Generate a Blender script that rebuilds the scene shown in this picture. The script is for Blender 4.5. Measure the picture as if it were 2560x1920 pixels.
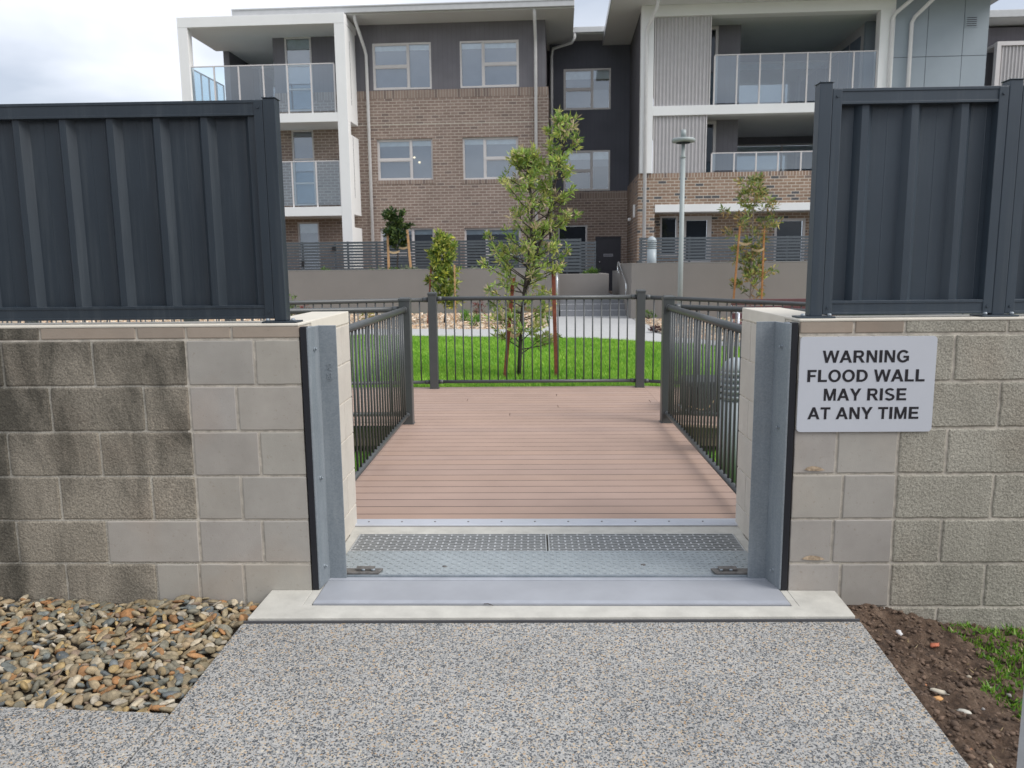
import bpy, math, random
import numpy as np
from math import sin, cos, radians, pi, tan
from mathutils import Vector, Matrix
for o in list(bpy.data.objects): bpy.data.objects.remove(o)
S = bpy.context.scene
random.seed(4)
# ------------------------------------------------------------------ camera
H = 1.42
YAW, PITCH, ROLL, F = -0.02839, 0.14926, -0.01073, 1955.65
cf = Vector((sin(YAW)*cos(PITCH), cos(YAW)*cos(PITCH), -sin(PITCH)))
r0 = Vector((cos(YAW), -sin(YAW), 0)); u0_ = r0.cross(cf)
cr = r0*cos(ROLL) + u0_*sin(ROLL); cu = -r0*sin(ROLL) + u0_*cos(ROLL)
cam_d = bpy.data.cameras.new("camera"); cam = bpy.data.objects.new("camera", cam_d)
S.collection.objects.link(cam); S.camera = cam
M = Matrix((( cr.x, cu.x, -cf.x, 0), (cr.y, cu.y, -cf.y, 0), (cr.z, cu.z, -cf.z, H), (0, 0, 0, 1)))
cam.matrix_world = M
cam_d.sensor_width = 36; cam_d.lens = F/2560*36; cam_d.clip_start = .05; cam_d.clip_end = 1500
cam_d.dof.use_dof = True; cam_d.dof.focus_distance = 4.0; cam_d.dof.aperture_fstop = 5.6
# ------------------------------------------------------------------ world, sun, exposure
EXPOSURE = 0.97
SKY = 0.10
W = bpy.data.worlds.new("World"); S.world = W; W.use_nodes = True
nt = W.node_tree; N = nt.nodes; L = nt.links; N.clear()
out = N.new('ShaderNodeOutputWorld'); bg = N.new('ShaderNodeBackground'); bg.inputs[1].default_value = SKY
L.new(bg.outputs[0], out.inputs[0])
SUN_EL, SUN_AZ = radians(42), radians(112)      # azimuth from +Y towards +X
sky = N.new('ShaderNodeTexSky'); sky.sky_type = 'NISHITA'; sky.sun_disc = False
sky.sun_elevation = SUN_EL; sky.sun_rotation = SUN_AZ
tc = N.new('ShaderNodeTexCoord'); mp = N.new('ShaderNodeMapping'); mp.inputs['Scale'].default_value = (1, 1, 2.6)
mp.inputs['Location'].default_value = (3.1, 1.2, 0.4)
no = N.new('ShaderNodeTexNoise'); no.inputs['Scale'].default_value = 2.3; no.inputs['Detail'].default_value = 5; no.inputs['Roughness'].default_value = .5
no.inputs['Distortion'].default_value = .3
L.new(tc.outputs['Generated'], mp.inputs[0]); L.new(mp.outputs[0], no.inputs['Vector'])
rp = N.new('ShaderNodeValToRGB'); rp.color_ramp.elements[0].position = .38; rp.color_ramp.elements[1].position = .60
rp.color_ramp.elements[0].color = (3.1, 3.4, 3.95, 1); rp.color_ramp.elements[1].color = (5.6, 5.75, 6.1, 1)
L.new(no.outputs['Fac'], rp.inputs[0])
sx = N.new('ShaderNodeSeparateXYZ'); L.new(tc.outputs['Generated'], sx.inputs[0])
mr = N.new('ShaderNodeMapRange'); mr.inputs['From Min'].default_value = 0.1; mr.inputs['From Max'].default_value = 1
mr.inputs['To Min'].default_value = 1.0; mr.inputs['To Max'].default_value = 1.2
L.new(sx.outputs['Z'], mr.inputs['Value'])
vm = N.new('ShaderNodeVectorMath'); vm.operation = 'SCALE'; L.new(rp.outputs[0], vm.inputs[0]); L.new(mr.outputs[0], vm.inputs['Scale'])
mx = N.new('ShaderNodeMix'); mx.data_type = 'RGBA'; mx.inputs[0].default_value = .9
L.new(sky.outputs[0], mx.inputs[6]); L.new(vm.outputs[0], mx.inputs[7]); L.new(mx.outputs[2], bg.inputs[0])
sd = bpy.data.lights.new("sun", 'SUN'); sd.energy = 1.45; sd.angle = radians(34); sd.color = (1, .965, .92)
so = bpy.data.objects.new("sun", sd); S.collection.objects.link(so)
sdir = Vector((sin(SUN_AZ)*cos(SUN_EL), cos(SUN_AZ)*cos(SUN_EL), sin(SUN_EL)))
so.rotation_euler = sdir.to_track_quat('Z', 'Y').to_euler(); so.location = (0, 0, 30)
S.view_settings.view_transform = 'Standard'; S.view_settings.look = 'None'; S.view_settings.exposure = EXPOSURE; S.view_settings.gamma = 1
S.render.engine = 'CYCLES'
# ------------------------------------------------------------------ measuring helpers (pixel of the photo -> point at a real distance)
def ray(x, y): return cf*F + cr*(x-1280) + cu*(960-y)
def V(x, y, Y):
    d = ray(x, y); t = Y/d.y; return (t*d.x, t*d.z + H)
def G(x, y, z):
    d = ray(x, y); t = (z-H)/d.z; return (t*d.x, t*d.y)
BA = radians(-2.0); PV = Vector((0, 26, 0)); Bn = Vector((-sin(BA), cos(BA), 0)); Be = Vector((cos(BA), sin(BA), 0))
def B(x, y, v=0):
    d = ray(x, y); t = (v + PV.dot(Bn))/d.dot(Bn); p = d*t
    return ((p-PV).dot(Be), p.z + H)
# ------------------------------------------------------------------ mesh builder
class MB:
    def __init__(s): s.v = []; s.f = []; s.c = []; s.m = []; s.col = None; s.mi = 0; s.sm = []
    def _f(s, idx, smooth=False): s.f.append(idx); s.c.append(s.col or (1, 1, 1)); s.m.append(s.mi); s.sm.append(smooth)
    def box(s, x0, x1, y0, y1, z0, z1):
        if x0 > x1: x0, x1 = x1, x0
        if y0 > y1: y0, y1 = y1, y0
        if z0 > z1: z0, z1 = z1, z0
        b = len(s.v)
        s.v += [(x0,y0,z0),(x1,y0,z0),(x1,y1,z0),(x0,y1,z0),(x0,y0,z1),(x1,y0,z1),(x1,y1,z1),(x0,y1,z1)]
        for q in ((0,3,2,1),(4,5,6,7),(0,1,5,4),(1,2,6,5),(2,3,7,6),(3,0,4,7)): s._f([b+i for i in q])
        return s
    def obox(s, c, ax, ay, az):
        c = Vector(c); ax = Vector(ax); ay = Vector(ay); az = Vector(az); b = len(s.v)
        for k in ((-1,-1,-1),(1,-1,-1),(1,1,-1),(-1,1,-1),(-1,-1,1),(1,-1,1),(1,1,1),(-1,1,1)):
            s.v.append(tuple(c + ax*k[0] + ay*k[1] + az*k[2]))
        for q in ((0,3,2,1),(4,5,6,7),(0,1,5,4),(1,2,6,5),(2,3,7,6),(3,0,4,7)): s._f([b+i for i in q])
        return s
    def poly(s, pts):
        b = len(s.v); s.v += [tuple(p) for p in pts]; s._f(list(range(b, b+len(pts)))); return s
    def prism(s, pts, z0, z1):
        """outline in x,y (counter-clockwise), extruded in z"""
        b = len(s.v); n = len(pts); s.v += [(p[0], p[1], z0) for p in pts] + [(p[0], p[1], z1) for p in pts]
        s._f([b+i for i in range(n-1, -1, -1)]); s._f([b+n+i for i in range(n)])
        for i in range(n): s._f([b+i, b+(i+1) % n, b+n+(i+1) % n, b+n+i])
        return s
    def tube(s, pts, r, n=12, caps=True):
        pts = [Vector(p) for p in pts]; rs = r if isinstance(r, (list, tuple)) else [r]*len(pts)
        b = len(s.v); up = None
        for i, p in enumerate(pts):
            d = (pts[min(i+1, len(pts)-1)] - pts[max(i-1, 0)]).normalized()
            if up is None:
                up = Vector((0,0,1)) if abs(d.z) < .9 else Vector((1,0,0))
            a = d.cross(up).normalized(); c2 = d.cross(a).normalized(); up = -c2
            for k in range(n):
                t = 2*pi*k/n; s.v.append(tuple(p + (a*cos(t) + c2*sin(t))*rs[i]))
        for i in range(len(pts)-1):
            for k in range(n):
                s._f([b+i*n+k, b+(i+1)*n+k, b+(i+1)*n+(k+1) % n, b+i*n+(k+1) % n], True)
        if caps:
            s._f([b+k for k in range(n)]); e = b+(len(pts)-1)*n; s._f([e+k for k in range(n-1, -1, -1)])
        return s
    def lathe(s, prof, cx, cy, n=20):
        """prof: (r,z) bottom to top"""
        b = len(s.v)
        for r, z in prof:
            for k in range(n):
                t = 2*pi*k/n; s.v.append((cx+r*cos(t), cy+r*sin(t), z))
        for i in range(len(prof)-1):
            for k in range(n): s._f([b+i*n+k, b+i*n+(k+1) % n, b+(i+1)*n+(k+1) % n, b+(i+1)*n+k], True)
        s._f([b+k for k in range(n-1, -1, -1)]); e = b+(len(prof)-1)*n; s._f([e+k for k in range(n)])
        return s
    def blob(s, c, r, sub, jit, rng, sq=(1,1,1), rot=None):
        V0, F0 = ICO[sub]; b = len(s.v); c = Vector(c)
        for p in V0:
            q = Vector((p[0]*sq[0], p[1]*sq[1], p[2]*sq[2]))*r*(1 + rng.uniform(-jit, jit))
            if rot: q = rot @ q
            s.v.append(tuple(c+q))
        for f in F0: s._f([b+i for i in f], True)
        return s
    def build(s, name, mat, parent=None, bevel=0, label=None, segs=2, **kw):
        me = bpy.data.meshes.new(name); me.from_pydata(s.v, [], s.f)
        for m in (mat if isinstance(mat, (list, tuple)) else [mat]): me.materials.append(m)
        me.polygons.foreach_set('material_index', s.m); me.polygons.foreach_set('use_smooth', s.sm)
        if any(c != (1, 1, 1) for c in s.c):
            a = me.color_attributes.new('Col', 'FLOAT_COLOR', 'CORNER')
            buf = []
            for f, c in zip(s.f, s.c): buf += [c[0], c[1], c[2], 1.0]*len(f)
            a.data.foreach_set('color', buf)
        me.update()
        o = bpy.data.objects.new(name, me); S.collection.objects.link(o)
        if parent: o.parent = parent
        if bevel:
            b = o.modifiers.new('bevel', 'BEVEL'); b.width = bevel; b.segments = segs; b.limit_method = 'ANGLE'; b.angle_limit = radians(40)
        tag(o, label, **kw)
        return o
def tag(o, label=None, cat=None, group=None, kind=None):
    if label: o['label'] = label
    if cat: o['category'] = cat
    if group: o['group'] = group
    if kind: o['kind'] = kind
    return o
def thing(name, label, cat, loc=(0,0,0), rz=0, group=None):
    o = bpy.data.objects.new(name, None); S.collection.objects.link(o); o.location = loc; o.rotation_euler = (0,0,rz)
    o.empty_display_size = .1
    return tag(o, label, cat, group)
def dup(o, parent=None, loc=None):
    c = o.copy(); S.collection.objects.link(c)
    if parent: c.parent = parent
    if loc is not None: c.location = loc
    return c
def _ico():
    t = (1+5**.5)/2; v = [Vector(p).normalized() for p in [(-1,t,0),(1,t,0),(-1,-t,0),(1,-t,0),(0,-1,t),(0,1,t),(0,-1,-t),(0,1,-t),(t,0,-1),(t,0,1),(-t,0,-1),(-t,0,1)]]
    f = [(0,11,5),(0,5,1),(0,1,7),(0,7,10),(0,10,11),(1,5,9),(5,11,4),(11,10,2),(10,7,6),(7,1,8),(3,9,4),(3,4,2),(3,2,6),(3,6,8),(3,8,9),(4,9,5),(2,4,11),(6,2,10),(8,6,7),(9,8,1)]
    out = [(list(v), list(f))]
    for _ in range(2):
        v2 = list(v); f2 = []; cache = {}
        def mid(a, b):
            k = (min(a,b), max(a,b))
            if k not in cache: cache[k] = len(v2); v2.append((v2[a]+v2[b]).normalized())
            return cache[k]
        for a, b, c in f:
            ab, bc, ca = mid(a,b), mid(b,c), mid(c,a); f2 += [(a,ab,ca),(b,bc,ab),(c,ca,bc),(ab,bc,ca)]
        v, f = v2, f2; out.append((v, f))
    return out
ICO = _ico()
# ------------------------------------------------------------------ materials
class NT:
    def __init__(s, name):
        s.m = bpy.data.materials.new(name); s.m.use_nodes = True; s.t = s.m.node_tree; s.b = s.t.nodes['Principled BSDF']
        s.tc = None
    def n(s, typ, **kw):
        x = s.t.nodes.new(typ)
        for k, v in kw.items():
            if k in x.inputs: x.inputs[k].default_value = v
            else: setattr(x, k, v)
        return x
    def l(s, a, b): s.t.links.new(a, b)
    def co(s, scale=(1,1,1), loc=(0,0,0), rot=(0,0,0)):
        if not s.tc: s.tc = s.n('ShaderNodeTexCoord')
        m = s.n('ShaderNodeMapping'); m.inputs['Scale'].default_value = scale; m.inputs['Location'].default_value = loc; m.inputs['Rotation'].default_value = rot
        s.l(s.tc.outputs['Object'], m.inputs[0]); return m.outputs[0]
    def noise(s, scale, detail=3, rough=.5, vec=None, dist=0):
        x = s.n('ShaderNodeTexNoise'); x.inputs['Scale'].default_value = scale; x.inputs['Detail'].default_value = detail
        x.inputs['Roughness'].default_value = rough; x.inputs['Distortion'].default_value = dist
        s.l(vec if vec is not None else s.co(), x.inputs['Vector']); return x.outputs['Fac']
    def ramp(s, fac, stops, interp='LINEAR'):
        x = s.n('ShaderNodeValToRGB'); x.color_ramp.interpolation = interp; e = x.color_ramp.elements
        while len(e) < len(stops): e.new(.5)
        for i, (p, c) in enumerate(stops):
            e[i].position = p; e[i].color = (*c, 1) if isinstance(c, tuple) else (c, c, c, 1)
        s.l(fac, x.inputs[0]); return x.outputs[0]
    def mix(s, fac, a, b, mode='MIX'):
        x = s.n('ShaderNodeMix'); x.data_type = 'RGBA'; x.blend_type = mode
        for i, q in ((0, fac), (6, a), (7, b)):
            if isinstance(q, (int, float)) and i == 0: x.inputs[0].default_value = q
            elif isinstance(q, (int, float)): x.inputs[i].default_value = (q, q, q, 1)
            elif isinstance(q, tuple): x.inputs[i].default_value = (*q, 1)
            else: s.l(q, x.inputs[i])
        return x.outputs[2]
    def math(s, op, a, b=0, c=0):
        x = s.n('ShaderNodeMath', operation=op)
        for i, q in enumerate((a, b, c)):
            if isinstance(q, (int, float)): x.inputs[i].default_value = q
            else: s.l(q, x.inputs[i])
        return x.outputs[0]
    def col(s, c):
        if isinstance(c, tuple): s.b.inputs['Base Color'].default_value = (*c, 1)
        else: s.l(c, s.b.inputs['Base Color'])
    def rough(s, r):
        if isinstance(r, (int, float)): s.b.inputs['Roughness'].default_value = r
        else: s.l(r, s.b.inputs['Roughness'])
    def bump(s, h, dist=.002, strength=1, prev=None):
        x = s.n('ShaderNodeBump'); x.inputs['Strength'].default_value = strength; x.inputs['Distance'].default_value = dist
        s.l(h, x.inputs['Height'])
        if prev is not None: s.l(prev, x.inputs['Normal'])
        s.l(x.outputs[0], s.b.inputs['Normal']); return x.outputs[0]
    def attr(s, name='Col'):
        x = s.n('ShaderNodeAttribute'); x.attribute_name = name; return x.outputs['Color']
def plain(name, c, rough=.5, metal=0, var=.12, vs=6, bump=0, bs=200, spec=.5):
    n = NT(name); f = n.noise(vs, 4, .6)
    lo = tuple(x*(1-var) for x in c); hi = tuple(min(1, x*(1+var)) for x in c)
    n.col(n.ramp(f, [(.3, lo), (.7, hi)])); n.rough(rough); n.b.inputs['Metallic'].default_value = metal
    n.b.inputs['Specular IOR Level'].default_value = spec
    if bump: n.bump(n.noise(bs, 2), bump)
    return n.m
def aggregate():
    n = NT('exposed_aggregate'); base = n.ramp(n.noise(3, 5, .65), [(.3, (.355,.343,.318)), (.7, (.44,.425,.395))])
    fine = n.noise(260, 2); base = n.mix(.35, base, n.ramp(fine, [(.3, .22), (.7, .48)]))
    cur = base; hgt = None
    wob = n.n('ShaderNodeTexNoise'); wob.inputs['Scale'].default_value = 60; n.l(n.co(), wob.inputs['Vector'])
    for i, (sc, loc, th, pal) in enumerate([
        (112, (0,0,0), .41, [(0, (.085,.09,.097)), (.26, (.14,.148,.155)), (.44, (.20,.205,.20)), (.62, (.30,.305,.29)), (.66, (.47,.35,.22)), (.84, (.42,.27,.14)), (.92, (.55,.50,.41))]),
        (165, (5,3,0), .43, [(0, (.045,.052,.06)), (.48, (.11,.118,.125)), (.68, (.24,.24,.23)), (.84, (.52,.41,.28))])]):
        v = n.n('ShaderNodeTexVoronoi'); v.inputs['Scale'].default_value = sc
        vec = n.co(loc=loc)
        ad = n.n('ShaderNodeMixRGB'); ad.blend_type = 'ADD'; ad.inputs[0].default_value = .016; n.l(vec, ad.inputs[1]); n.l(wob.outputs['Color'], ad.inputs[2])
        n.l(ad.outputs[0], v.inputs['Vector'])
        sp = n.n('ShaderNodeSeparateColor'); n.l(v.outputs['Color'], sp.inputs[0])
        lim = n.math('MULTIPLY_ADD', sp.outputs[0], .42, th-.20)
        d = n.math('SUBTRACT', lim, v.outputs['Distance']); mask = n.math('MULTIPLY', d, 14); mask = n.math('MINIMUM', n.math('MAXIMUM', mask, 0), 1)
        c = n.ramp(sp.outputs[1], pal, 'CONSTANT'); cur = n.mix(mask, cur, c)
        hgt = mask if hgt is None else n.math('MAXIMUM', hgt, mask)
    big = n.noise(1.6, 6, .65); cur = n.mix(.6, cur, n.ramp(big, [(.33, .80), (.67, 1.06)]), 'MULTIPLY')
    n.col(cur); n.rough(.62); n.bump(hgt, .0012, .6); return n.m
def block_mat(name, a, b, stain, stain_amt, bump, bs, warm=(.36,.27,.20), pits=0):
    n = NT(name)
    c = n.ramp(n.noise(2.2, 5, .6), [(.3, a), (.7, b)])
    c = n.mix(n.ramp(n.noise(3.1, 3, .5, n.co(loc=(9,2,4))), [(.52, 0.0), (.75, .35)]), c, warm)
    if stain_amt:
        st = n.noise(1, 7, .68, n.co((4.6, 4.6, 1.9), (2.3, 0, .7)), .5)
        at = n.attr()                                     # how weathered this block is (r)
        sp = n.n('ShaderNodeSeparateColor'); n.l(at, sp.inputs[0])
        f = n.math('ADD', st, n.math('MULTIPLY', n.math('SUBTRACT', sp.outputs[0], .5), .16))
        if name.startswith('weathered'):
            s3 = n.n('ShaderNodeSeparateXYZ'); n.l(n.tc.outputs['Object'], s3.inputs[0])
            e1 = n.math('MULTIPLY', n.math('MAXIMUM', n.math('SUBTRACT', -.27, s3.outputs['X']), 0), 3.2)      # run-off stain at the far left
            e1 = n.math('MINIMUM', e1, .20)
            e2 = n.math('MULTIPLY', n.math('MAXIMUM', n.math('SUBTRACT', s3.outputs['Z'], .42+.2-.9), 0), .20)   # more mould near the top
            f = n.math('ADD', f, n.math('ADD', e1, n.math('SUBTRACT', e2, .16)))
        c = n.mix(n.ramp(f, [(.40, 0.0), (.72, stain_amt)]), c, stain)
        g = n.noise(130, 3, .65); c = n.mix(.72, c, n.ramp(g, [(.34, .40), (.60, 1.12)]), 'MULTIPLY')
    else:
        at = n.attr(); c = n.mix(1, c, at, 'MULTIPLY')
        g = n.noise(55, 3, .7); c = n.mix(n.ramp(g, [(.62, 0.0), (.72, .4)]), c, (.22,.185,.14)); c = n.mix(.5, c, n.ramp(n.noise(7, 6, .7), [(.3, .84), (.7, 1.1)]), 'MULTIPLY')
    n.col(c); n.rough(.9); h = n.noise(bs, 3, .6); n.bump(h, bump, 1); return n.m
def brick(name, axis, c1, c2, dark, soldier=False, mortar=(.40,.35,.30), darkamt=.12):
    n = NT(name)
    if not n.tc: n.tc = n.n('ShaderNodeTexCoord')
    s = n.n('ShaderNodeSeparateXYZ'); n.l(n.tc.outputs['Object'], s.inputs[0])
    cx = n.n('ShaderNodeCombineXYZ'); A_ = s.outputs['X'] if axis == 'x' else s.outputs['Y']
    if soldier: n.l(A_, cx.inputs[1]); n.l(s.outputs['Z'], cx.inputs[0])
    else: n.l(A_, cx.inputs[0]); n.l(s.outputs['Z'], cx.inputs[1])
    bt = n.n('ShaderNodeTexBrick'); bt.offset = 0 if soldier else .5
    bt.inputs['Scale'].default_value = 1; bt.inputs['Brick Width'].default_value = 2.0 if soldier else .25
    bt.inputs['Row Height'].default_value = .092; bt.inputs['Mortar Size'].default_value = .011; bt.inputs['Mortar Smooth'].default_value = .1
    bt.inputs['Color1'].default_value = (*c1, 1); bt.inputs['Color2'].default_value = (*c2, 1); bt.inputs['Mortar'].default_value = (*mortar, 1)
    bt.inputs['Bias'].default_value = -.1
    n.l(cx.outputs[0], bt.inputs['Vector'])
    # a second brick pattern with the same grid picks out a few darker bricks
    b2 = n.n('ShaderNodeTexBrick'); b2.offset = bt.offset
    for k in ('Scale', 'Brick Width', 'Row Height', 'Mortar Size'): b2.inputs[k].default_value = bt.inputs[k].default_value
    b2.inputs['Color1'].default_value = (0,0,0,1); b2.inputs['Color2'].default_value = (1,1,1,1); b2.inputs['Mortar'].default_value = (0,0,0,1)
    n.l(cx.outputs[0], b2.inputs['Vector'])
    m = n.ramp(b2.outputs['Color'], [(1-darkamt-.02, 0.0), (1-darkamt, 1.0)])
    c = n.mix(m, bt.outputs['Color'], dark)
    c = n.mix(.6, c, n.ramp(n.noise(1.1, 5, .65), [(.3, .75), (.7, 1.15)]), 'MULTIPLY')
    n.col(c); n.rough(.85); inv = n.math('SUBTRACT', 1, bt.outputs['Fac']); n.bump(inv, .008, .8); return n.m
def grooved(name, c, axis, pitch, depth=.006, var=.1):
    n = NT(name); n.tc = n.n('ShaderNodeTexCoord'); s = n.n('ShaderNodeSeparateXYZ'); n.l(n.tc.outputs['Object'], s.inputs[0])
    x = n.math('FRACT', n.math('DIVIDE', s.outputs['X' if axis == 'x' else 'Y'], pitch))
    g = n.math('GREATER_THAN', x, .07)
    f = n.noise(1.5, 4); cc = n.ramp(f, [(.3, tuple(k*(1-var) for k in c)), (.7, tuple(k*(1+var) for k in c))])
    n.col(n.mix(g, tuple(k*.82 for k in c), cc)); n.rough(.7); n.bump(g, depth*.5, .6); return n.m
def attrmat(name, rough=.6, var=.25, vs=40, tint=(1,1,1), sub=0, bump=0, bs=60, spec=.5):
    n = NT(name); c = n.mix(1, n.attr(), n.ramp(n.noise(vs, 4, .6), [(.3, tuple(t*(1-var) for t in tint)), (.7, tuple(t*(1+var) for t in tint))]), 'MULTIPLY')
    n.col(c); n.rough(rough); n.b.inputs['Specular IOR Level'].default_value = spec
    if bump: n.bump(n.noise(bs, 3), bump)
    return n.m
def leafmat(name):
    n = NT(name); n.col(n.attr()); n.rough(.45); n.b.inputs['Specular IOR Level'].default_value = .35
    tr = n.n('ShaderNodeBsdfTranslucent'); n.l(n.attr(), tr.inputs[0]); mx = n.n('ShaderNodeMixShader'); mx.inputs[0].default_value = .3
    o = [q for q in n.t.nodes if q.type == 'OUTPUT_MATERIAL'][0]
    n.l(n.b.outputs[0], mx.inputs[1]); n.l(tr.outputs[0], mx.inputs[2]); n.l(mx.outputs[0], o.inputs[0]); return n.m
def glass(name, tint, refl):
    n = NT(name); t = n.n('ShaderNodeBsdfTransparent'); t.inputs[0].default_value = (*tint, 1)
    g = n.n('ShaderNodeBsdfGlossy'); g.inputs['Roughness'].default_value = .02; g.inputs[0].default_value = (.9,.95,1,1)
    lw = n.n('ShaderNodeLayerWeight'); lw.inputs[0].default_value = .25
    f = n.math('MULTIPLY_ADD', lw.outputs['Fresnel'], .8, refl); f = n.math('MINIMUM', f, 1)
    mx = n.n('ShaderNodeMixShader'); n.l(f, mx.inputs[0]); n.l(t.outputs[0], mx.inputs[1]); n.l(g.outputs[0], mx.inputs[2])
    o = [q for q in n.t.nodes if q.type == 'OUTPUT_MATERIAL'][0]; n.l(mx.outputs[0], o.inputs[0]); return n.m
def galv():
    n = NT('galvanised_steel'); v = n.n('ShaderNodeTexVoronoi'); v.inputs['Scale'].default_value = 160; n.l(n.co(), v.inputs['Vector'])
    sp = n.n('ShaderNodeSeparateColor'); n.l(v.outputs['Color'], sp.inputs[0])
    c = n.ramp(sp.outputs[0], [(0, (.235,.268,.295)), (1, (.285,.318,.345))])
    st = n.noise(1, 5, .6, n.co((14, 14, 1.4))); c = n.mix(n.ramp(st, [(.48, 0.0), (.75, .45)]), c, (.46,.49,.51))
    n.col(c); n.b.inputs['Metallic'].default_value = .45; n.rough(n.ramp(n.noise(9, 4), [(.3, .42), (.7, .62)])); return n.m
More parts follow.
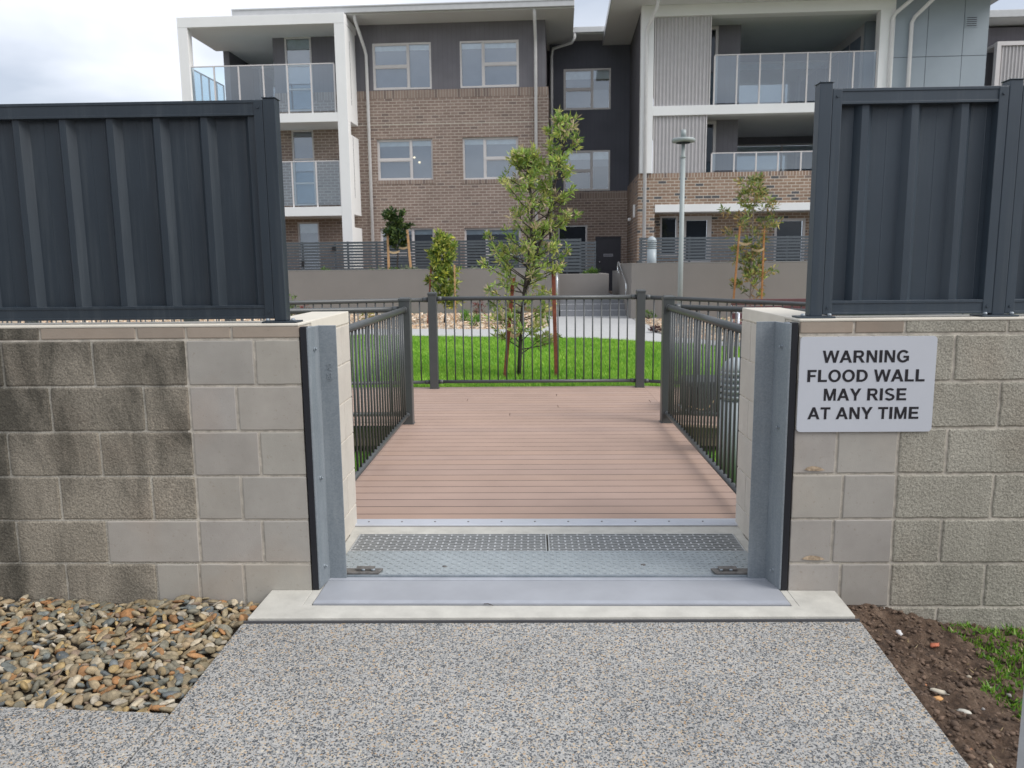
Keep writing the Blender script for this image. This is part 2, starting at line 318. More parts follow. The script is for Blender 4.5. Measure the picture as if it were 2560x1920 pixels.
MT = dict(
    agg=aggregate(),
    concrete=plain('pale_concrete', (.47,.455,.41), .8, var=.13, vs=9, bump=.001, bs=120),
    concrete_dark=plain('grey_concrete', (.33,.32,.31), .85, var=.12, vs=4, bump=.001),
    slab_edge=plain('joint_filler', (.07,.07,.075), .9),
    smooth_block=block_mat('smooth_split_block', (.315,.296,.268), (.385,.364,.332), (0,0,0), 0, .0006, 260, warm=(.36,.29,.23)),
    rough_left=block_mat('weathered_block', (.27,.24,.19), (.35,.31,.25), (.055,.050,.038), .90, .0050, 85, warm=(.27,.21,.16)),
    rough_right=block_mat('rough_block', (.34,.32,.265), (.43,.405,.34), (.19,.175,.14), .45, .0046, 85, warm=(.36,.29,.22)),
    side_block=block_mat('pale_side_block', (.50,.46,.41), (.55,.515,.46), (0,0,0), 0, .0005, 260, warm=(.62,.56,.48)),
    mortar=plain('mortar', (.52,.475,.405), .95, var=.3, vs=22, bump=.002, bs=90),
    mortar_dirty=block_mat('weathered_mortar', (.50,.46,.39), (.60,.56,.48), (.05,.05,.042), .72, .002, 90, warm=(.3,.24,.18)),
    cap_top=plain('pale_capping', (.62,.58,.50), .9, var=.07, bump=.001),
    galv=galv(), rubber=plain('black_rubber', (.008,.009,.014), .5),
    fence=plain('slate_colour_coated_steel', (.020,.030,.041), .40, var=.1, vs=2, spec=.5),
    fence2=plain('charcoal_coated_steel', (.038,.053,.070), .42, var=.1, vs=2, spec=.5),
    rail=plain('grey_powdercoat', (.072,.078,.08), .36, var=.05, vs=8, bump=.0004, bs=400),
    bluegrey=plain('blue_grey_paint', (.30,.31,.335), .5, var=.09, vs=3),
    steelplate=plain('galvanised_tread_plate', (.36,.395,.41), .45, .35, var=.08, vs=10),
    grate=plain('galvanised_grate_bar', (.52,.53,.53), .4, .4, var=.1),
    alu=plain('bright_aluminium', (.60,.62,.67), .35, .3, var=.04),
    lug=plain('weathered_steel_lug', (.16,.15,.14), .5, .4, var=.3, vs=40),
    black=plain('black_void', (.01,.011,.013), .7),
    white=plain('white_render', (.80,.80,.79), .7, var=.03, vs=1.2),
    soffit=plain('soffit_lining', (.66,.66,.66), .8, var=.03, vs=1),
    gutter=plain('gutter_colour', (.50,.505,.51), .45, var=.05),
    pipe=plain('downpipe_paint', (.70,.69,.685), .5, var=.05),
    winframe=plain('window_frame_pearl', (.62,.59,.58), .45, var=.04),
    clad_x=grooved('charcoal_cladding', (.165,.158,.175), 'x', .15), clad_y=grooved('charcoal_cladding_side', (.165,.158,.175), 'y', .15),
    clad_dark=grooved('dark_cladding', (.092,.095,.118), 'x', .15), clad_dark_y=grooved('dark_cladding_side', (.10,.098,.108), 'y', .15),
    screen=plain('screen_slat', (.50,.48,.48), .5, var=.05),
    panel=plain('blue_grey_panel', (.29,.335,.375), .6, var=.05, vs=.8), joint=plain('panel_joint', (.05,.055,.065), .8),
    curtain=plain('net_curtain', (.19,.22,.27), .9, var=.12, vs=1.5), curtain_dark=plain('dark_window_backing', (.018,.024,.034), .9, var=.4, vs=1.5),  # the dark tone also stands in for dark reflections in panes
    blind=plain('roller_blind', (.62,.68,.70), .8), pane=glass('window_glass', (.84,.90,.95), .21), pane_dark=glass('shaded_glass', (.75,.8,.85), .03), balglass=glass('balustrade_glass', (.70,.84,.92), .15),
    brick_x=brick('brown_brick', 'x', (.25,.18,.148), (.315,.24,.20), (.20,.15,.13), mortar=(.50,.43,.37), darkamt=.05), brick_y=brick('brown_brick_side', 'y', (.25,.18,.142), (.32,.24,.195), (.18,.14,.12), mortar=(.46,.40,.34), darkamt=.05),
    brick_sold=brick('soldier_brick', 'x', (.27,.20,.165), (.34,.26,.215), (.2,.15,.13), True),
    bk2_x=brick('mixed_brick', 'x', (.27,.18,.125), (.38,.265,.195), (.10,.10,.105), mortar=(.58,.51,.43)), bk2_y=brick('mixed_brick_side', 'y', (.26,.17,.125), (.34,.24,.18), (.10,.095,.10), mortar=(.46,.40,.34)),
    bk2_sold=brick('mixed_soldier_brick', 'x', (.29,.19,.14), (.38,.27,.20), (.2,.15,.13), True, mortar=(.58,.51,.43)),
    render=plain('taupe_render', (.22,.205,.192), .85, var=.05, vs=1.2, bump=.001),
    render_top=plain('taupe_render_top', (.34,.325,.30), .85),
    slat=plain('slate_slat', (.075,.088,.10), .5), door=plain('charcoal_door', (.045,.045,.058), .5),
    step=plain('step_concrete', (.23,.235,.25), .8, var=.08), nosing=plain('step_nosing', (.60,.61,.63), .7),
    pathfar=plain('pale_honed_path', (.43,.43,.425), .8, var=.12, vs=25),
    stainless=plain('stainless_steel', (.75,.77,.78), .22, .8, var=.03),
    lamp=plain('grey_green_lamp_paint', (.30,.335,.335), .45, var=.05), bollard=plain('silver_bollard_paint', (.33,.375,.40), .4, var=.04),
    stake_red=plain('jarrah_stake', (.20,.055,.03), .8, var=.35, vs=18), stake_tan=plain('pine_stake', (.50,.30,.15), .8, var=.25, vs=18), stake_orange=plain('wet_pine_stake', (.36,.17,.06), .8, var=.3, vs=18), strap=plain('hessian_strap', (.50,.37,.22), .9, var=.15),
    bark=plain('dark_bark', (.055,.045,.038), .9, var=.5, vs=30), bark_pale=plain('grey_bark', (.26,.22,.19), .9, var=.4, vs=30),
    maroon=plain('maroon_slat', (.13,.05,.055), .45, var=.1), leaf=leafmat('leaf'), grassb=leafmat('grass_blade'),
    soil=None, lawnbase=plain('lawn_base', (.07,.20,.02), .95, var=.5, vs=12), dirt=plain('ground_dirt', (.15,.12,.09), .95, var=.3),
    pebble=attrmat('river_pebble', .7, .38, 55, bump=.004, bs=60, spec=.35), gravelm=attrmat('garden_stone', .85, .2, 10),
    deck=attrmat('composite_decking', .62, .07, 2.2), fascia=plain('composite_fascia', (.22,.165,.13), .7, var=.1),
    sign=plain('sign_board', (.52,.54,.585), .5, var=.015), ink=plain('black_lettering', (.012,.011,.016), .5),
    postgrey=plain('pale_grey_post', (.42,.43,.44), .5),
)
_n = NT('soil'); _c = _n.mix(.6, _n.ramp(_n.noise(9, 8, .75), [(.34, (.055,.034,.023)), (.5, (.15,.095,.062)), (.66, (.26,.18,.125))]), _n.ramp(_n.noise(70, 4, .7), [(.35, .45), (.62, 1.25)]), 'MULTIPLY'); _n.col(_c); _n.rough(.95)
_n.bump(_n.noise(55, 8, .75), .03, 1); MT['soil'] = _n.m
for _k in ('fence', 'fence2'):      # faint dust and rain streaks on the coated steel
    _t = MT[_k].node_tree; _b = _t.nodes['Principled BSDF']; _lk = _b.inputs['Base Color'].links[0].from_socket
    _tc = _t.nodes.new('ShaderNodeTexCoord'); _m = _t.nodes.new('ShaderNodeMapping'); _m.inputs['Scale'].default_value = (22, 22, 1.1)
    _no = _t.nodes.new('ShaderNodeTexNoise'); _no.inputs['Scale'].default_value = 1; _no.inputs['Detail'].default_value = 6; _no.inputs['Roughness'].default_value = .7
    _t.links.new(_tc.outputs['Object'], _m.inputs[0]); _t.links.new(_m.outputs[0], _no.inputs['Vector'])
    _r = _t.nodes.new('ShaderNodeValToRGB'); _r.color_ramp.elements[0].position = .50; _r.color_ramp.elements[1].position = .80
    _r.color_ramp.elements[0].color = (0,0,0,1); _r.color_ramp.elements[1].color = (.35,.35,.35,1); _t.links.new(_no.outputs['Fac'], _r.inputs[0])
    _x = _t.nodes.new('ShaderNodeMix'); _x.data_type = 'RGBA'; _t.links.new(_r.outputs[0], _x.inputs[0]); _t.links.new(_lk, _x.inputs[6]); _x.inputs[7].default_value = (.10,.115,.125,1)
    _t.links.new(_x.outputs[2], _b.inputs['Base Color'])
# ------------------------------------------------------------------ ground levels
def hgt(x, y):
    pts = [(-60, -.12), (3.4, -.3), (6.9, -.3), (8.6, -.12), (9.25, -.06), (12, -.03), (15.2, .05), (16.3, .1), (20.5, .2), (60, .3)]
    for (a, za), (b, zb) in zip(pts, pts[1:]):
        if y <= b:
            t = max(0, (y-a)/(b-a)); z = za+(zb-za)*t; break
    else: z = .3
    if x > .3 and y > 15.2: z -= (z-.055)*min(1, (x-.3)/.15)*.75
    return z
XL, XR, WF = -.996, 1.108, 3.293        # ends of the two block walls and their front plane
CT = 1.19                                # top of the capping
def ground_sheet():
    m = MB(); m.box(-400, 400, -200, 700, -.75, -.7)
    m.build('ground', MT['dirt'], kind='structure', label='brown earth under the whole site')
ground_sheet()
def front_ground():
    m = MB(); m.prism([(-30,-25),(30,-25),(30,2.0),(-30,2.0)], -.4, -.13); m.prism([(-30,2.0),(-1.25,2.0),(-1.25,3.28),(-30,3.28)], -.4, -.13)
    m.build('ground_in_front', MT['dirt'], kind='structure')
front_ground()
# footpath slabs: main one and the one joining from the left
z = -.019
m = MB(); m.prism([(-1.205,3.001),(-1.200,2.36),(-1.21,2.10),(-1.235,-3),(1.245,-3),(1.25,2.14),(1.318,3.031)], -.129, z)
m.build('footpath', MT['agg'], bevel=.004, kind='structure', label='exposed aggregate footpath leading up to the opening')
m = MB(); m.prism([(-12,2.44),(-12,-3),(-1.245,-3),(-1.218,2.10),(-1.206,2.352),(-1.80,2.385)], -.129, z-.001)
m.build('side_footpath', MT['agg'], bevel=.004, kind='structure', label='exposed aggregate footpath joining from the left')
m = MB(); m.prism([(-1.20,3.001),(1.315,3.031),(1.315,3.0395),(-1.20,3.0095)], -.1, -.011); m.build('path_joint', MT['slab_edge'], kind='structure')
# concrete threshold: apron in front of and between the walls
m = MB()
AF = 3.03; PX0, PX1 = -.955, 1.075
m.prism([(-1.185,AF-.02),(1.300,AF+.01),(1.312,WF),(XR-.003,WF+.001),(XR-.003,3.135),(XL+.003,3.135),(XL+.003,WF+.001),(-1.178,WF)], -.15, 0)
m.prism([(XL+.003,3.135),(PX0,3.135),(PX0,3.44),(XL+.003,3.44)], -.15, -.0005)
m.prism([(PX1,3.135),(XR-.003,3.135),(XR-.003,3.44),(PX1,3.44)], -.15, -.0005)
m.prism([(XL+.003,3.44),(-.945,3.44),(-.945,4.02),(XL+.003,4.02)], -.15, .001)
m.prism([(1.055,3.44),(XR-.003,3.44),(XR-.003,4.02),(1.055,4.02)], -.15, .001)
m.prism([(-1.3,4.02),(1.4,4.02),(1.4,4.235),(-1.3,4.235)], -.15, .0015)
m.build('concrete_threshold', MT['concrete'], kind='structure', bevel=.003, label='pale concrete surround of the flood barrier')
m = MB(); m.box(XL+.01, XR-.01, 3.14, 4.02, -.16, -.09); m.build('barrier_pit', MT['black'], kind='structure')
# ------------------------------------------------------------------ flood barrier
fb = thing('flood_barrier', 'blue-grey flood barrier plate with tread plate set flush in the opening', 'flood barrier', (0,3.3,0))
fb_l = lambda y: y-3.3
m = MB(); m.box(PX0+.004, PX1-.004, fb_l(3.14), fb_l(3.425), -.02, .004); m.build('cover_plate', MT['bluegrey'], fb, .002)
m = MB(); m.box(PX0+.006, PX1-.006, fb_l(3.142), fb_l(3.175), .0035, .006); m.box(PX0+.006, PX1-.006, fb_l(3.39), fb_l(3.424), .0035, .006)
m.build('edge_band', plain('pale_blue_band', (.335,.35,.385), .5), fb)
m = MB(); m.box(-.872, .972, fb_l(3.437), fb_l(3.745), -.01, .012)
for X in (-.872, .972):
    pass
m.box(-.94, -.872, fb_l(3.47), fb_l(3.745), -.01, .0118); m.box(.972, 1.05, fb_l(3.47), fb_l(3.745), -.01, .0118)
cp = m.build('tread_plate', MT['steelplate'], fb, .002)
m = MB(); rng = random.Random(3)
nx = 66
for i in range(nx):
    for j in range(10):
        x = -.93 + i*.0298; y = 3.455 + j*.0295
        if y < 3.475 and (x < -.865 or x > .962): continue
        a = radians(28 if (i+j) % 2 else -28)
        c, s_ = cos(a), sin(a)
        m.obox((x, fb_l(y), .0128), (c*.0105, s_*.0105, 0), (-s_*.0022, c*.0022, 0), (0,0,.0016))
m.build('tread_pattern', plain('worn_tread', (.42,.45,.46), .35, .4), cp)
m = MB(); m.box(-.872, .972, fb_l(3.425), fb_l(3.437), -.01, .016); m.build('front_lip', MT['galv'], fb, .002)
for i, (px, py) in enumerate(((1112,1416),(1608,1412))):
    X, Y = G(px, py, .012); m = MB(); m.lathe([(.012,.011),(.012,.0135),(.006,.0145)], X, Y-3.3, 12); m.build('plug', MT['lug'], fb)
for sgn, xa, xb in ((1, -.905, -.725), (-1, 1.0, .825)):
    lg = MB(); lo, hi = min(xa,xb), max(xa,xb)
    lg.prism([(lo,.13),(hi,.13),(hi+ (.012 if sgn>0 else 0),.185),(lo-(0 if sgn>0 else .012),.185)], .0165, .026)
    t0 = xa+sgn*.07; lg.box(min(t0, t0+sgn*.085), max(t0, t0+sgn*.085), .152, .185, .026, .037)
    q = lg.build('hinge_lug', MT['lug'], fb, .002)
    for k in (0,1):
        bm_ = MB(); bm_.lathe([(.011,.026),(.011,.033),(.008,.035)], xb-sgn*(.03+k*.045), .157, 6); bm_.build('bolt', MT['galv'], q)
# grates
def grate(x0, x1, label):
    g = thing('drainage_grate', label, 'drain grate', ((x0+x1)/2, 3.88, 0), 0, 'drain grates behind the flood barrier')
    w = (x1-x0)/2-.003; m = MB(); y0, y1 = 3.752-3.88, 4.015-3.88
    m.box(-w, w, y0, y0+.005, -.03, .006); m.box(-w, w, y1-.005, y1, -.03, .006); m.box(-w, -w+.005, y0+.005, y1-.005, -.03, .0058); m.box(w-.005, w, y0+.005, y1-.005, -.03, .0058)
    m.build('grate_frame', MT['grate'], g)
    m = MB(); n_ = 11; p = (y1-y0)/n_
    for j in range(1, n_): m.box(-w+.005, w-.005, y0+j*p-.0026, y0+j*p+.0026, -.002, .004)
    nx = int(2*w/.034)
    for i in range(nx):
        for j in range(n_):
            if (i + j//1) % 2 == 0:
                X = -w+.02+i*.034; m.box(X-.0042, X+.0042, y0+j*p+.0029, y0+(j+1)*p-.0029, -.001, .003)
    m.build('grate_bars', MT['grate'], g)
grate(-.943, .062, 'galvanised drain grate behind the tread plate, on the side of the stained wall')
grate(.066, 1.053, 'galvanised drain grate behind the tread plate, on the side of the warning sign')
ts = thing('threshold_strip', 'bright aluminium strip screwed along the near edge of the deck', 'threshold strip', (0,4.2,0))
m = MB(); m.prism([(-1.13,-.055),(1.22,-.055),(1.22,.052),(-1.13,.052)], .0025, .012); m.build('strip', MT['alu'], ts, .003)
sc = None
for i in range(12):
    X = -.93 + i*.186
    if sc is None:
        q = MB(); q.lathe([(.006,.0118),(.006,.0135),(.003,.0145)], 0, 0, 8); sc = q.build('screw', MT['lug'], ts); sc.location = (X,0,0)
    else: dup(sc, ts, (X,0,0))
# ------------------------------------------------------------------ block walls
def rough_slab(mb, x0, x1, y0, y1, z0, z1, rng, j=.0016, st=.045):
    """a block whose arrises wander a little"""
    P = []
    nx_, nz_ = max(1, int((x1-x0)/st)), max(1, int((z1-z0)/st))
    for i in range(nx_): P.append((x0+(x1-x0)*i/nx_, z0+rng.uniform(-j, j*.4)))
    for i in range(nz_): P.append((x1-rng.uniform(-j, j)*.7, z0+(z1-z0)*i/nz_))
    for i in range(nx_): P.append((x1-(x1-x0)*i/nx_, z1+rng.uniform(-j*.4, j)))
    for i in range(nz_): P.append((x0+rng.uniform(-j, j)*.7, z1-(z1-z0)*i/nz_))
    b = len(mb.v); n = len(P); mb.v += [(p[0], y0, p[1]) for p in P] + [(p[0], y1, p[1]) for p in P]
    mb._f([b+i for i in range(n)]); mb._f([b+n+i for i in range(n-1, -1, -1)])
    for i in range(n): mb._f([b+i, b+n+i, b+n+(i+1) % n, b+(i+1) % n])
def wx(px, y=1100): return V(px, y, WF)[0]
def block_wall(side):
    left = side < 0
    root = thing('block_wall', 'weathered concrete block wall with dark mould streaks, beside the pebble bed' if left else 'concrete block wall of rough buff blocks carrying the warning sign', 'wall', ((XL-1 if left else XR+1), WF+.1, 0))
    ox, oy = root.location.x, root.location.y
    end = XL if left else XR
    far = -9 if left else 9
    zs = [1.124-.2*k for k in range(0, 9)]
    if left:
        J = [[-3.9,-3.5,-3.1,-2.7,-2.3] , None]
        rows = {0: ([4,231,466,637], 466), 1: ([126,360,474,593], 474), 2: ([20,251,483,650], 483), 3: ([150,380,492,605], 492), 4: ([43,268,499,658], 268), 5: ([166,392,500,611], 392), 6: ([60,290,520,700], 290)}
        ymid = [908, 1022, 1135, 1248, 1357, 1455, 1540]
    else:
        rows = {0: ([2090,2180,2263,2387], 2263), 1: ([2110,2254,2500], 2254), 2: ([2093,2246,2368], 2246), 3: ([2107,2240,2483], 2240), 4: ([2082,2232,2353], 2232), 5: ([2101,2226,2462], 2226), 6: ([2105,2223,2341], 2223), 7: ([2110,2223,2460], 2223)}
        ymid = [890, 1005, 1121, 1236, 1347, 1455, 1550, 1640]
    rng = random.Random(11 if left else 12)
    sm, rf = MB(), MB(); g = .0055
    for k in rows:
        js, pale = rows[k]; xs = [wx(p, ymid[k]) for p in js]; pl = wx(pale, ymid[k])
        if left:
            xs = sorted(xs); ext = [];
            e = xs[0] - (.4 - (0 if xs[1]-xs[0] > .3 else .0))
            while e > far: ext.append(e); e -= .4
            xs = ext[::-1] + xs + [end]
        else:
            xs = sorted(xs); ext = []; e = xs[-1]+.4
            while e < far: ext.append(e); e += .4
            xs = [end] + xs + ext
        z1, z0 = zs[k]-g, zs[k+1]+g
        if z0 < -.7: break
        for a, b in zip(xs, xs[1:]):
            mid = (a+b)/2; smooth = mid > pl if left else mid < pl
            mb = sm if smooth else rf
            w = rng.uniform(0, 1)
            if left:
                if mid < -1.9: w = min(1, w*.5+.45)
                if k >= 3: w *= .75
            if smooth: t = rng.uniform(.93, 1.06); mb.col = (t, t*rng.uniform(.98,1.0), t*rng.uniform(.95, 1.0))
            else: mb.col = (w, w, w)
            d = rng.uniform(0, .0025)
            # the return wall's corner block is only half-thick so that it does not clash with the side facing
            X0_ = (a+g if (left or a != end) else a+.002)-ox; X1_ = (b-g if not (left and b == end) else b-.002)-ox
            rough_slab(mb, X0_, X1_, WF+d-oy, WF+.095-oy, z0, z1, rng, .0014 if smooth else .0026)
    sm.build('smooth_blocks', MT['smooth_block'], root, .004, label='smooth pale grey blocks next to the opening')
    rf.build('rough_blocks', MT['rough_left' if left else 'rough_right'], root, .006, label='rough faced weathered blocks')
    # mortar core (front wall + return)
    c = MB(); p0 = wx(470 if left else 2240) 
    rec = .0075
    if left:
        c.mi = 1; c.box(far-ox, p0-ox, WF+rec-oy, WF+.19-oy, -.7, 1.128); c.mi = 0; c.box(p0-ox, end-.004-ox, WF+rec-oy, WF+.19-oy, -.7, 1.128)
        c.box(end-.2-ox, end-.004-ox, WF+.19-oy, 4.196-oy, -.7, 1.128)
    else:
        c.box(end+.004-ox, far-ox, WF+rec-oy, WF+.19-oy, -.7, 1.128); c.box(end+.004-ox, end+.2-ox, WF+.19-oy, 4.196-oy, -.7, 1.128)
    c.build('mortar', [MT['mortar'], MT['mortar_dirty']], root)
    # return wall faces (towards the opening)
    s = MB()
    for k in range(0, 6):
        z1, z0 = zs[k]-g*.6, max(zs[k+1]+g*.6, .001)
        ys = [WF+.096, 3.80, 4.2] if k % 2 else [WF+.096, 3.62, 4.02, 4.2]
        for a, b in zip(ys, ys[1:]):
            t = rng.uniform(.96, 1.03); s.col = (t, t, t*.99)
            x0, x1 = (end-.09, end) if left else (end, end+.09)
            s.box(x0-ox, x1-ox, a+.003-oy, b-.003-oy, z0, z1)
            # outer face of the return
            x0, x1 = (end-.2, end-.11) if left else (end+.11, end+.2)
            if a > WF+.15 or b > WF+.3: s.box(x0-ox, x1-ox, max(a, WF+.2)+.003-oy, b-.003-oy, z0, z1)
    s.build('side_blocks', MT['side_block'], root, .003)
    # capping course
    cp_ = MB(); capj = ([97,339,463,577] if left else [2136,2263,2520]); xs = sorted(wx(p, 830) for p in capj)
    if left:
        e = xs[0]-.4
        while e > far: xs.insert(0, e); e -= .4
        xs.append(end)
    else:
        e = xs[-1]+.4
        while e < far: xs.append(e); e += .4
        xs.insert(0, end)
    for a, b in zip(xs, xs[1:]):
        mid = (a+b)/2; dirty = (left and mid < wx(97, 830)+.02); w = rng.uniform(.2,.8)
        if left and dirty: cp_.mi = 1; cp_.col = (.9,.9,.9)
        elif not left and mid > wx(2263, 830): cp_.mi = 2; cp_.col = (w,w,w)
        else:
            cp_.mi = 0; t = rng.uniform(.80,.95); cp_.col = (t, t*.88, t*.78)
        cp_.box(a+.005-ox, b-.005-ox if b != end else b-ox, WF+.002-oy, WF+.09-oy, 1.130, CT-.012)
    cp_.build('capping_course', [MT['smooth_block'], MT['rough_left'], MT['rough_right']], root, .004)
    t = MB()
    x0, x1 = (far, end) if left else (end, far)
    t.box(x0-ox, x1-ox, WF+.0-oy, WF+.195-oy, CT-.012, CT)
    rx0, rx1 = (end-.2, end) if left else (end, end+.2)
    t.box(rx0-ox, rx1-ox, WF+.1951-oy, 4.2-oy, 1.128, CT)
    t.build('capping_top', MT['cap_top'], root, .004)
    t = MB(); t.box((far if left else end+.004)-ox, (end-.004 if left else far)-ox, WF+.007-oy, WF+.19-oy, 1.12, CT-.0125); t.build('capping_mortar', MT['mortar'], root)
    if not left:      # chipped render patch
      for cxp, cyp, kk in ((2035, 1174, 1.0), (2032, 1397, 1.15)):
        q = MB(); X, Z = V(cxp, cyp, WF)
        pts = [(-.042,0),(-.03,.01),(-.012,.016),(.01,.014),(.03,.008),(.046,-.002),(.02,-.006),(-.02,-.005)]
        q.poly([(X+p[0]*kk-ox, WF-.002-oy, Z+p[1]) for p in pts]); q.build('chipped_patch', plain('chipped_edge', (.38,.29,.20), .95, var=.5, vs=60), root)
    return root
block_wall(-1); block_wall(1)
# ------------------------------------------------------------------ steel channels with rubber seals
def txt(body, size, mat, parent, name, depth=.001, offset=0, sx=1):
    cu_ = bpy.data.curves.new(name, 'FONT'); cu_.body = body; cu_.size = size; cu_.extrude = depth; cu_.offset = offset
    cu_.align_x = 'CENTER'; cu_.align_y = 'CENTER'
    tmp = bpy.data.objects.new(name+'_tmp', cu_); S.collection.objects.link(tmp); bpy.context.view_layer.update()
    me = bpy.data.meshes.new_from_object(tmp.evaluated_get(bpy.context.evaluated_depsgraph_get()))
    bpy.data.objects.remove(tmp); bpy.data.curves.remove(cu_)
    me.materials.clear(); me.materials.append(mat)
    for v in me.vertices: v.co.x *= sx
    o = bpy.data.objects.new(name, me); S.collection.objects.link(o); o.parent = parent; return o
def channel(side):
    s = side; e = XL if s < 0 else XR
    root = thing('steel_channel', 'galvanised steel angle with stamped letters on the end of the stained wall' if s < 0 else 'galvanised steel angle on the wall end beside the warning sign', 'steel angle', (e, WF, 0), 0, 'galvanised flood barrier angles')
    d = -s      # direction into the opening
    m = MB()
    t = .008; x1 = d*(.048 if s < 0 else .062); xi = d*(.126 if s < 0 else .142)
    def bx(xa, xb, ya, yb, z0=.004, z1=1.172): m.box(min(xa,xb), max(xa,xb), ya, yb, z0, z1)
    # slanted leg (against the seal) then leg across the opening
    m.prism(([(d*.030,.0),(d*.030+d*t,.0),(x1+d*t*.3,.122),(x1-d*t*.7,.122)] if d > 0 else [(d*.030+d*t,.0),(d*.030,.0),(x1-d*t*.7,.122),(x1+d*t*.3,.122)]), .004, 1.172)
    bx(x1-d*t*.7, xi, .122, .122+t)
    m.build('angle', MT['galv'], root, .0015)
    m = MB(); m.box(min(d*.004, d*.030), max(d*.004, d*.030), -.002, .03, -.0, 1.176); m.build('rubber_seal', MT['rubber'], root, .002)
    m = MB(); m.box(min(d*.001, d*.026), max(d*.001, d*.026), .03, .12, .004, 1.17); m.build('backing_plate', MT['galv'], root)
    for z_ in (1.07, .72, .07) if s > 0 else (1.075, .50, .09):
        q = MB(); X = d*.045 if s<0 else d*.05; Y0 = .06
        a = Vector((d, -.2, 0)).normalized()
        p0 = Vector((X - d*.003, Y0, z_)); q.tube([p0, p0+a*.008], .0105, 6); q.tube([p0+a*.008, p0+a*.017], .0055, 8)
        q.build('bolt', MT['galv'], root)
    if s < 0:
        o = txt('IBS AS', .030, MT['galv'], root, 'stamped_letters', .0022)
        X, Z = V(824, 930, WF+.122); o.location = (X-e, .1212, Z); o.rotation_euler = Matrix(((0,-1,0),(0,0,-1),(1,0,0))).to_euler()
channel(-1); channel(1)
# ------------------------------------------------------------------ warning sign
x0, zt = V(2000, 842, WF); x1, zb = V(2340, 1079, WF)
x0, x1, zt, zb = 1.113, 1.677, 1.116, .711
sg = thing('warning_sign', 'pale grey sign reading WARNING FLOOD WALL MAY RISE AT ANY TIME', 'sign', ((x0+x1)/2, WF-.001, (zt+zb)/2))
hw, hh, r = (x1-x0)/2, (zt-zb)/2, .016
pts = []
for cx_, cz_, a0 in ((hw-r, hh-r, 0), (-hw+r, hh-r, 90), (-hw+r, -hh+r, 180), (hw-r, -hh+r, 270)):
    for k in range(5): a = radians(a0+k*22.5); pts.append((cx_+r*cos(a), cz_+r*sin(a)))
m = MB(); b = len(m.v); n_ = len(pts)
m.v += [(p[0], -.006, p[1]) for p in pts] + [(p[0], 0, p[1]) for p in pts]
m._f(list(range(n_-1, -1, -1))[::-1]); m._f([n_+i for i in range(n_-1,-1,-1)])
for i in range(n_): m._f([i, n_+i, n_+(i+1) % n_, (i+1) % n_])
bd = m.build('board', MT['sign'], sg)
# letters drawn as bold sans strokes: polygons on a cap height of 1
T_ = .205
def _q(*p): return [list(p)]
def bar(x0, x1, y0, y1): return [[(x0,y0),(x1,y0),(x1,y1),(x0,y1)]]
def sl(xa, xb, w=.235, y0=0, y1=1): return [[(xa,y0),(xa+w,y0),(xb+w,y1),(xb,y1)]]
def arc(cx, cy, rx, ry, a0, a1, t=T_, n=14, tx=None):
    o = []; tx = tx or t*1.08
    for k in range(n):
        a, b = radians(a0+(a1-a0)*k/n), radians(a0+(a1-a0)*(k+1)/n)
        o.append([(cx+rx*cos(a), cy+ry*sin(a)), (cx+rx*cos(b), cy+ry*sin(b)), (cx+(rx-tx)*cos(b), cy+(ry-t)*sin(b)), (cx+(rx-tx)*cos(a), cy+(ry-t)*sin(a))])
    return o
GL = {
 'I': (.37, bar(.07,.31,0,1)), 'L': (.82, bar(.07,.31,0,1)+bar(.29,.79,0,.18)), 'T': (.85, bar(.32,.53,0,.82)+bar(.02,.83,.82,1)),
 'F': (.82, bar(.07,.31,0,1)+bar(.29,.79,.82,1)+bar(.29,.72,.41,.585)), 'E': (.90, bar(.07,.31,0,1)+bar(.29,.85,.82,1)+bar(.29,.80,.42,.595)+bar(.29,.87,0,.175)),
 'A': (1.0, sl(.0,.39,.23)+sl(.77,.38,.23)+bar(.2,.8,.22,.385)), 'W': (1.33, sl(.24,.0,.21)+sl(.24,.56,.20)+sl(.87,.565,.20)+sl(.87,1.11,.21)),
 'N': (1.0, bar(.08,.285,0,1)+bar(.715,.92,0,1)+sl(.68,.09,.235)), 'M': (1.15, bar(.08,.27,0,1)+bar(.88,1.07,0,1)+sl(.475,.13,.20)+sl(.475,.82,.20)),
 'Y': (.93, bar(.365,.57,0,.44)+sl(.36,.0,.245,.38,1)+sl(.33,.685,.245,.38,1)),
 'O': (1.08, arc(.54,.5,.50,.52,0,360,.185,32,.215)), 'D': (1.0, bar(.07,.31,0,1)+bar(.29,.46,.82,1)+bar(.29,.46,0,.18)+arc(.46,.5,.49,.5,-90,90,.18,18,.21)),
 'R': (1.0, bar(.07,.31,0,1)+bar(.29,.60,.82,1)+bar(.29,.60,.40,.57)+arc(.60,.70,.30,.30,-90,90,.175,14,.205)+sl(.74,.45,.25,0,.43)),
 'G': (1.08, arc(.54,.5,.50,.52,38,322,.185,28,.215)+bar(.56,1.0,.37,.54)+bar(.80,1.0,.13,.38)),
 'S': (.94, arc(.47,.735,.39,.285,28,270,.175,18,.20)+arc(.47,.27,.42,.29,-155,90,.18,20,.21)), ' ': (.38, [])}
